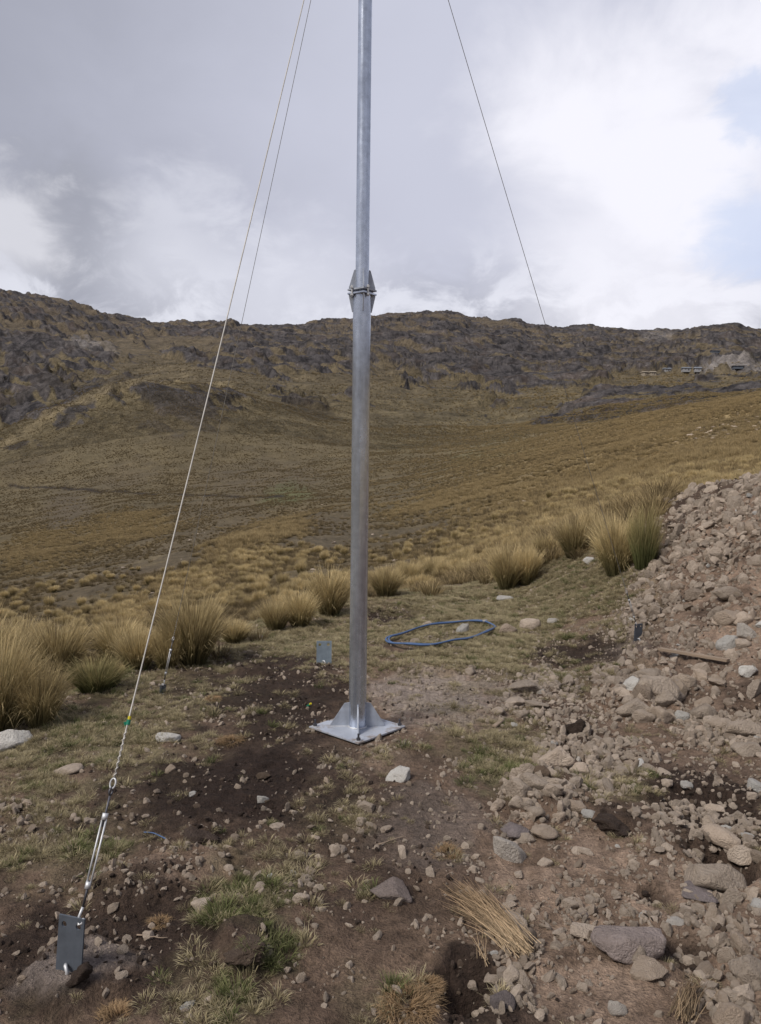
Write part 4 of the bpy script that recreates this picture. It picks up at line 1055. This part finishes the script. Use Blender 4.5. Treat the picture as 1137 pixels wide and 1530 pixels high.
# ------------------------------------------------------------------ guy wires and their anchors
APEX = Vector((MAST.x, MAST.y, 5.885 + mast.location.z))
def along(a, b, t): return a + (b - a) * t
def plate_obj(px, py, wpx, hpx, yaw, lean, label, tilt=0.0, mat=None):
    """steel strap standing in the ground, two holes at its top"""
    p = ghit(px, py); d = (p - Vector((0, 0, CAMZ))).length; w = wpx / F * d; h = hpx / F * d + .02
    t = empty('anchor_plate', (p.x, p.y, p.z - .02), label, 'anchor plate', 'steel anchor plates of the guy wires')
    bm = bmesh.new()
    # plate face with real holes: outline ring + two hole rings bridged by triangulation
    hr = w * .10; holes = [(-w * .28, h * .86), (w * .28, h * .86)]
    out = [(-w / 2, 0), (w / 2, 0), (w / 2, h), (-w / 2, h)]
    vs_o = [bm.verts.new((x, 0, z)) for x, z in out]; ed = [bm.edges.new((vs_o[i], vs_o[(i + 1) % 4])) for i in range(4)]
    for hx, hz_ in holes:
        ring = [bm.verts.new((hx + hr * math.cos(k * math.pi / 6), 0, hz_ + hr * 1.1 * math.sin(k * math.pi / 6))) for k in range(12)]
        ed += [bm.edges.new((ring[i], ring[(i + 1) % 12])) for i in range(12)]
    bmesh.ops.triangle_fill(bm, use_beauty=True, use_dissolve=False, edges=ed)
    for f in [f for f in bm.faces if any((f.calc_center_median().x - a) ** 2 + (f.calc_center_median().z - c) ** 2 < (hr * .9) ** 2 and all(((v.co.x - a) ** 2 + (v.co.z - c) ** 2) < (hr * 1.2) ** 2 for v in f.verts) for a, c in holes)]:
        bm.faces.remove(f)
    ex = bmesh.ops.extrude_face_region(bm, geom=bm.faces[:]); bmesh.ops.translate(bm, vec=(0, .007, 0), verts=[e for e in ex['geom'] if isinstance(e, bmesh.types.BMVert)])
    bmesh.ops.recalc_face_normals(bm, faces=bm.faces)
    me = bpy.data.meshes.new('strap'); bm.to_mesh(me); bm.free(); me.materials.append(mat or M_slate)
    o = bpy.data.objects.new('strap', me); C.objects.link(o); o.parent = t
    b = MB(); b.tube([(w * .06, -.012, h * .02), (w * .10, -.018, h * .16), (w * .0, -.016, h * .24), (-w * .08, -.004, h * .22)], .006, 8); b.build('anchor_rod', M_bright, t, smooth=True)
    t.rotation_euler = (lean, tilt, yaw)
    return t, w, h
def guy(p0, label, hard=1.0, r=.0027, sag=.004, mat=None):
    """cable from the collar to p0 with eye, turnbuckle and hook at the low end"""
    t = empty('guy_wire', p0, label, 'guy wire', 'guy wires of the mast')
    d = (APEX - p0).normalized(); L = (APEX - p0).length; k = hard
    q = d.to_track_quat('Z', 'Y').to_matrix()
    loc = lambda x, y, z: q @ Vector((x, y, z))
    s0 = .46 * k
    pts = []
    for i in range(41):
        u = i / 40; p = d * (s0 + (L - .05 - s0) * u); p = p + Vector((0, 0, -sag * L * 4 * u * (1 - u))); pts.append(p)
    MB().tube(pts, r, 8).build('cable', mat or M_wire, t, smooth=True)
    # twisted wrap just above the eye
    wr = []
    for i in range(60):
        u = i / 59; wr.append(loc(math.cos(u * 50) * r * 1.1, math.sin(u * 50) * r * 1.1, s0 + .005 + u * .16 * k))
    MB().tube(wr, r * .75, 6).build('cable_wrap', M_wire, t, smooth=True)
    MB().tube([loc(.011 * k * math.sin(a), 0, s0 - .018 * k + .017 * k * math.cos(a)) for a in np.linspace(0, 2 * math.pi, 25)[:-1]], 0.0032 * k, 8, closed=True).build('thimble', M_bright, t, smooth=True)
    MB().tube([loc(0, .009 * k * math.sin(a), s0 - .044 * k + .012 * k * math.cos(a)) for a in np.linspace(0, 2 * math.pi, 21)[:-1]], .0035 * k, 8, closed=True).tube([loc(0, 0, s0 - .058 * k), loc(0, 0, .30 * k)], .0040 * k, 8).build('eye_bolt', M_dark, t, smooth=True)
    tb = MB(); 
    for sx in (-1, 1): tb.tube([loc(sx * .0080 * k, 0, .115 * k), loc(sx * .0080 * k, 0, .325 * k)], .0033 * k, 8)
    for zz in (.105, .322): tb.tube([loc(0, 0, zz * k), loc(0, 0, (zz + .022) * k)], .0105 * k, 10)
    tb.build('turnbuckle', M_bright, t, smooth=True)
    MB().tube([loc(0, 0, .13 * k), loc(0, 0, .05 * k)], .0045 * k, 8).build('hook_rod', M_dark, t, smooth=True)
    MB().tube([loc(0, 0, .05 * k), loc(.006 * k, 0, .02 * k), loc(0.0, 0, -.004 * k), loc(-.012 * k, 0, .002 * k), loc(-.014 * k, 0, .018 * k)], .0048 * k, 8).build('hook', M_bright, t, smooth=True)
    return t
# front left
pl1, w1, h1 = plate_obj(101, 1452, 35, 66, R_(-14), R_(-4), 'dark steel anchor plate with two holes at lower left corner', R_(2))
a1 = pl1.matrix_basis @ Vector((w1 * .28, .002, h1 * .86)); a1 = Vector(a1)
pl1.rotation_mode = 'XYZ'
def wpt(t, v):
    M = Matrix.LocRotScale(t.location, t.rotation_euler.to_quaternion(), None); return M @ Vector(v)
a1 = wpt(pl1, (w1 * .28, .003, h1 * .86 + .01))
g1 = guy(a1, 'front left guy wire running down to the lower left corner', .95, r=.0027)
pl2, w2, h2 = plate_obj(243, 1036, 9, 12, R_(50), R_(5), 'small steel anchor plate below the big round tussock at left')
a2 = wpt(pl2, (0, 0, h2)); g2 = guy(a2, 'back left guy wire ending below the big round tussock', .85, r=.0017, mat=M_wire2)
pl3, w3, h3 = plate_obj(953, 957, 13, 24, R_(20), R_(3), 'grey steel anchor plate standing at the foot of the spoil heap')
a3 = wpt(pl3, (-w3 * .28, 0, h3 * .9)); g3 = guy(a3, 'right guy wire ending at the foot of the spoil heap', .8, r=.0020, mat=M_wire2)
pl4, w4, h4 = plate_obj(484, 992, 22, 34, R_(5), R_(2), 'grey steel anchor plate standing just left of the mast', mat=M_pale)

# marker tapes
def tape(p, label, s=1.0, wire=None):
    t = empty('marker_tape', p, label, 'tape')
    q = (wire.to_track_quat('Z', 'Y').to_matrix() if wire else Matrix.Identity(3))
    b = MB(); b.tube([q @ Vector((0, 0, -.014 * s)), q @ Vector((0, 0, .012 * s))], .011 * s, 10); b.build('green_band', M_green, t)
    b = MB(); b.tube([q @ Vector((0, 0, .0125 * s)), q @ Vector((0, 0, .030 * s))], .009 * s, 10); b.build('yellow_band', M_yellow, t)
    b = MB(); b.prism([(-.02 * s, -.02 * s), (-.004 * s, -.012 * s), (-.006 * s, .004 * s), (-.026 * s, -.002 * s)], .002); b.build('tape_end', M_green, t)
    return t
d1 = (APEX - a1).normalized()
# point of the wire that stands at row 1075 in the photo
best = min((abs((lambda v: CY - F * v.y / -v.z)(CR.transposed() @ (a1 + d1 * s_ - Vector((0, 0, CAMZ)))) - 1075), s_) for s_ in np.linspace(.3, 4, 800))[1]
pw = a1 + d1 * best; pw.z -= .004 * (APEX - a1).length * 4 * (best / 6) * (1 - best / 6)
tape(pw, 'green and yellow tape wrapped round the front guy wire', .65, d1)
p = ghit(462, 1056); tape((p.x, p.y, p.z + .012), 'green and yellow tape scrap on dark soil left of the mast', .8, Vector((.5, -.5, .6)))

# ------------------------------------------------------------------ blue hose, string, plank, sticks, straw
def catmull(P, n=10, closed=False):
    out = []; m_ = len(P)
    for i in range(m_ if closed else m_ - 1):
        p = [P[(i + k) % m_] if closed else P[min(max(i + k, 0), m_ - 1)] for k in (-1, 0, 1, 2)]
        for j in range(n):
            t = j / n; out.append(.5 * (2 * p[1] + (p[2] - p[0]) * t + (2 * p[0] - 5 * p[1] + 4 * p[2] - p[3]) * t * t + (3 * p[1] - p[0] - 3 * p[2] + p[3]) * t ** 3))
    if not closed: out.append(P[-1])
    return out
hpts = [(741,941),(728,950),(705,958),(680,963),(650,968),(615,970),(588,967),(578,961),(592,954),(620,945),(655,937),(690,933),(722,934)]
W3 = []
for q in hpts: p = hit(*q); W3.append(Vector((p.x, p.y, 0)))
ht = empty('blue_hose', (W3[0].x, W3[0].y, 0), 'blue plastic hose lying in a ring on the turf behind the mast', 'hose')
ring = []
for lap in range(2):
    for i, w_ in enumerate(W3):
        c_ = sum(W3, Vector()) / len(W3); v = c_ + (w_ - c_) * (1.0 - .035 * lap + .02 * math.sin(i * 2.1 + lap)); ring.append(v)
ring = catmull(ring, 7)
ring = [Vector((v.x, v.y, float(near_z(v.x, v.y)) + .034 + .012 * math.sin(i * .21) ** 2)) - Vector((W3[0].x, W3[0].y, 0)) for i, v in enumerate(ring)]
MB().tube(ring, .009, 10).build('pipe', M_hose, ht, smooth=True)
MB().tube([ring[-1] , ring[-1] + Vector((.05, .01, .004))], .0155, 10).build('hose_fitting', M_white, ht, smooth=True)
s1 = [ghit(215,1246), ghit(228,1247), ghit(238,1251), ghit(248,1256)]
s1 = [Vector((v.x, v.y, v.z + .008)) for v in s1]
o = MB().tube(catmull(s1, 6), .0028, 6).build('blue_string', M_hose, smooth=True, origin=tuple(s1[0])); tag(o, 'short bit of blue string on dark soil left of the peat clod', 'string')
def stick(pa, pb, rad, name, label, cat, mat=None, box=None, lift=.01):
    a = ghit(*pa); c = ghit(*pb); a.z += lift; c.z += lift; d = (c - a); L_ = d.length; mid = (a + c) / 2
    if box:
        o = MB().box((0, 0, 0), (L_, box[0], box[1])).build(name, mat or M_wood, bevel=.003)
    else:
        n_ = 7; o = MB().tube([(-L_ / 2 + L_ * i / n_, rad * random.uniform(-1, 1), rad * random.uniform(-.8, .8)) for i in range(n_ + 1)], [rad * (1 - .5 * i / n_) for i in range(n_ + 1)], 7).build(name, mat or M_wood, smooth=True)
    o.location = mid; o.rotation_euler = d.to_track_quat('X', 'Z').to_euler(); return tag(o, label, cat)
stick((985,975),(1088,993), 0, 'wood_plank', 'weathered wooden plank lying across stones at right', 'plank', box=(.05, .022), lift=.03)
stick((738,1088),(750,1078), 0, 'wood_chip', 'flat splinter of wood right of the mast plate', 'wood chip', box=(.03, .012), lift=.01)
stick((706,933),(750,931), .005, 'pale_stick', 'thin pale stick lying beside the blue hose', 'stick', lift=.03)
stick((262,1000),(300,978), .006, 'dry_stick', 'thin dry stick lying under the big round tussock', 'stick', lift=.02)
stick((228,1020),(262,1016), .006, 'dry_twig', 'dry twig on the ground beside the back left anchor', 'stick', lift=.01)
stick((205,1400),(250,1406), .003, 'dry_stalk', 'thin dry stalk on the soil right of the front anchor plate', 'stalk')
stick((565,1265),(605,1252), .003, 'pale_stalk', 'thin pale stalk lying across the path', 'stalk')
def straw_bundle(tip, root, width, n, seed, label, name='straw_bundle', spread=.35):
    a = ghit(*tip); c = ghit(*root); rg = random.Random(seed); d = c - a; L_ = d.length; u = d.normalized(); sdv = u.cross(Vector((0, 0, 1))).normalized()
    V = []; Fc = []; T = []; RN = []
    for i in range(n):
        off = rg.gauss(0, width * .42); fan = rg.gauss(0, spread * 1.6); l0 = rg.uniform(.45, 1.05) * L_; st = rg.uniform(-.08, .25) * L_
        h0 = abs(rg.gauss(0, .018)) + .008; w_ = rg.uniform(.0007, .0014); rv = rg.random(); b0 = len(V)
        for s_ in range(4):
            f = s_ / 3; pos = a * 0 + sdv * (off * (.6 + .5 * f) - fan * width * (1 - f) * 1.6 + rg.gauss(0, .004)) + u * (L_ - st - l0 * (1 - f)) * 1.0
            wpos = a + pos; g_ = hz(wpos.x, wpos.y) if False else (a.z + (c.z - a.z) * max(0, min(1, (L_ - st - l0 * (1 - f)) / L_)))
            z_ = g_ + h0 + .055 * math.sin(math.pi * max(0, min(1, .2 + f * .8))) * (.3 + .7 * rg.random()) * .5 + rg.gauss(0, .003)
            v = Vector((wpos.x, wpos.y, z_)) - a
            ww = w_ * (1 - .5 * (1 - f)); V += [v - sdv * ww, v + sdv * ww, v + Vector((0, 0, ww * 1.4))]; T += [f] * 3; RN += [rv] * 3
        for s_ in range(3):
            k = b0 + 3 * s_
            for j in range(3): Fc.append((k + j, k + (j + 1) % 3, k + 3 + (j + 1) % 3, k + 3 + j))
    me = bpy.data.meshes.new(name); me.from_pydata([tuple(v) for v in V], [], Fc); me.update(); me.materials.append(M_straw)
    for nm, arr in (('t', T), ('rnd', RN)): at = me.attributes.new(nm, 'FLOAT', 'POINT'); at.data.foreach_set('value', np.array(arr, np.float32))
    o = bpy.data.objects.new(name, me); C.objects.link(o); o.location = a; return tag(o, label, 'straw')
straw_bundle((690,1345),(780,1428), .045, 430, 3, 'bundle of dry straw lying loose between stones at lower centre')
straw_bundle((1040,1488),(1018,1530), .035, 160, 5, 'small wisp of yellow straw at the bottom right', 'straw_wisp', .2)
straw_bundle((712,1405),(725,1450), .02, 14, 6, 'few straw stalks hanging into the black hole', 'straw_stalks', .4)
# dead turf mats (pulled-up grass)
DM = [grassmesh('dead_turf', grassmat('dead_turf', (.12, .08, .045), (.30, .20, .11), (.42, .30, .18), .4), 900, 1.0, 1.7, .03, 51 + i, base_r=.85, segs=3, droop=1.8, kink=.5) for i in range(2)]
for i, (px, py, w, h, lab) in enumerate([(610,1490,100,60,'mat of dead tan grass roots at bottom centre'), (668,1272,60,20,'torn clod of dry grass on the path left of the white stone'), (175,1515,70,30,'tuft of dead orange grass at bottom left'),
                                        (640,1465,50,40,'tan grass lump at the lip of the bottom hole'), (135,1500,0,0,''), (345,1105,50,14,'flat tan grass scrap left of the mast plate'), (318,1040,34,24,'pale bleached grass wisp right of the back left anchor'), (240,1375,40,14,'pale bleached grass scrap left of the green grass')]):
    if not w: continue
    p = ghit(px, py + h * .2); d = (p - Vector((0, 0, CAMZ))).length; W_ = w / F * d
    thing('dead_turf', DM[i % 2], (p.x, p.y, p.z), i * 1.3, (W_ * .36, W_ * .36, W_ * .22), lab, 'dead grass')

# ------------------------------------------------------------------ far homestead on the mountain
def house(px, py, w, h, dpt, mat, label, roofm):
    p = ghit(px, py); d = math.hypot(p.x, p.y); W_ = w / F * d; H_ = h / F * d
    t = empty('farm_house', (p.x, p.y, p.z - 1), label, 'house', 'distant farm houses on the mountainside')
    hh = H_ * .62 + 1; MB().box((0, 0, hh / 2), (W_, dpt, hh)).build('wall', mat, t)
    b = MB(); b.prism([(-dpt / 2 - .4, hh), (dpt / 2 + .4, hh), (0, hh + H_ * .40)], W_ + .8, rotz(R_(90))); b.build('roof', roofm, t)
    MB().box((W_ * .1, -dpt / 2 - .03, 1 + H_ * .2), (W_ * .14, .12, H_ * .42)).build('door', M_door, t)
    MB().box((-W_ * .25, -dpt / 2 - .03, 1 + H_ * .32), (W_ * .14, .10, H_ * .18)).build('window', M_door, t)
    MB().box((W_ * .36, -dpt / 2 - .03, 1 + H_ * .32), (W_ * .12, .10, H_ * .18)).build('window', M_door, t)
    t.rotation_euler = (0, 0, R_(random.uniform(-12, 12)))
house(996,555,8,5,5,M_white,'small pale hut, leftmost of the far farm buildings',M_tin)
house(1026,554,12,5,5,M_white,'long white house right of the small pale hut',M_tin)
house(1042,554,8,5,5,M_white,'short white house at the right end of the far houses',M_tin)
house(964,560,8,5,5,M_tan,'tan hut far left of the white houses',M_tan)
house(975,560,7,5,5,M_tan,'smaller tan hut between the tan hut and the white houses',M_tan)
house(1070,526,14,2.4,4,M_slate,'low dark shed up the slope above the white houses',M_dark)
house(1102,549,12,2.4,4,M_slate,'low dark shed beside the pale scree at right',M_dark)
print('done')
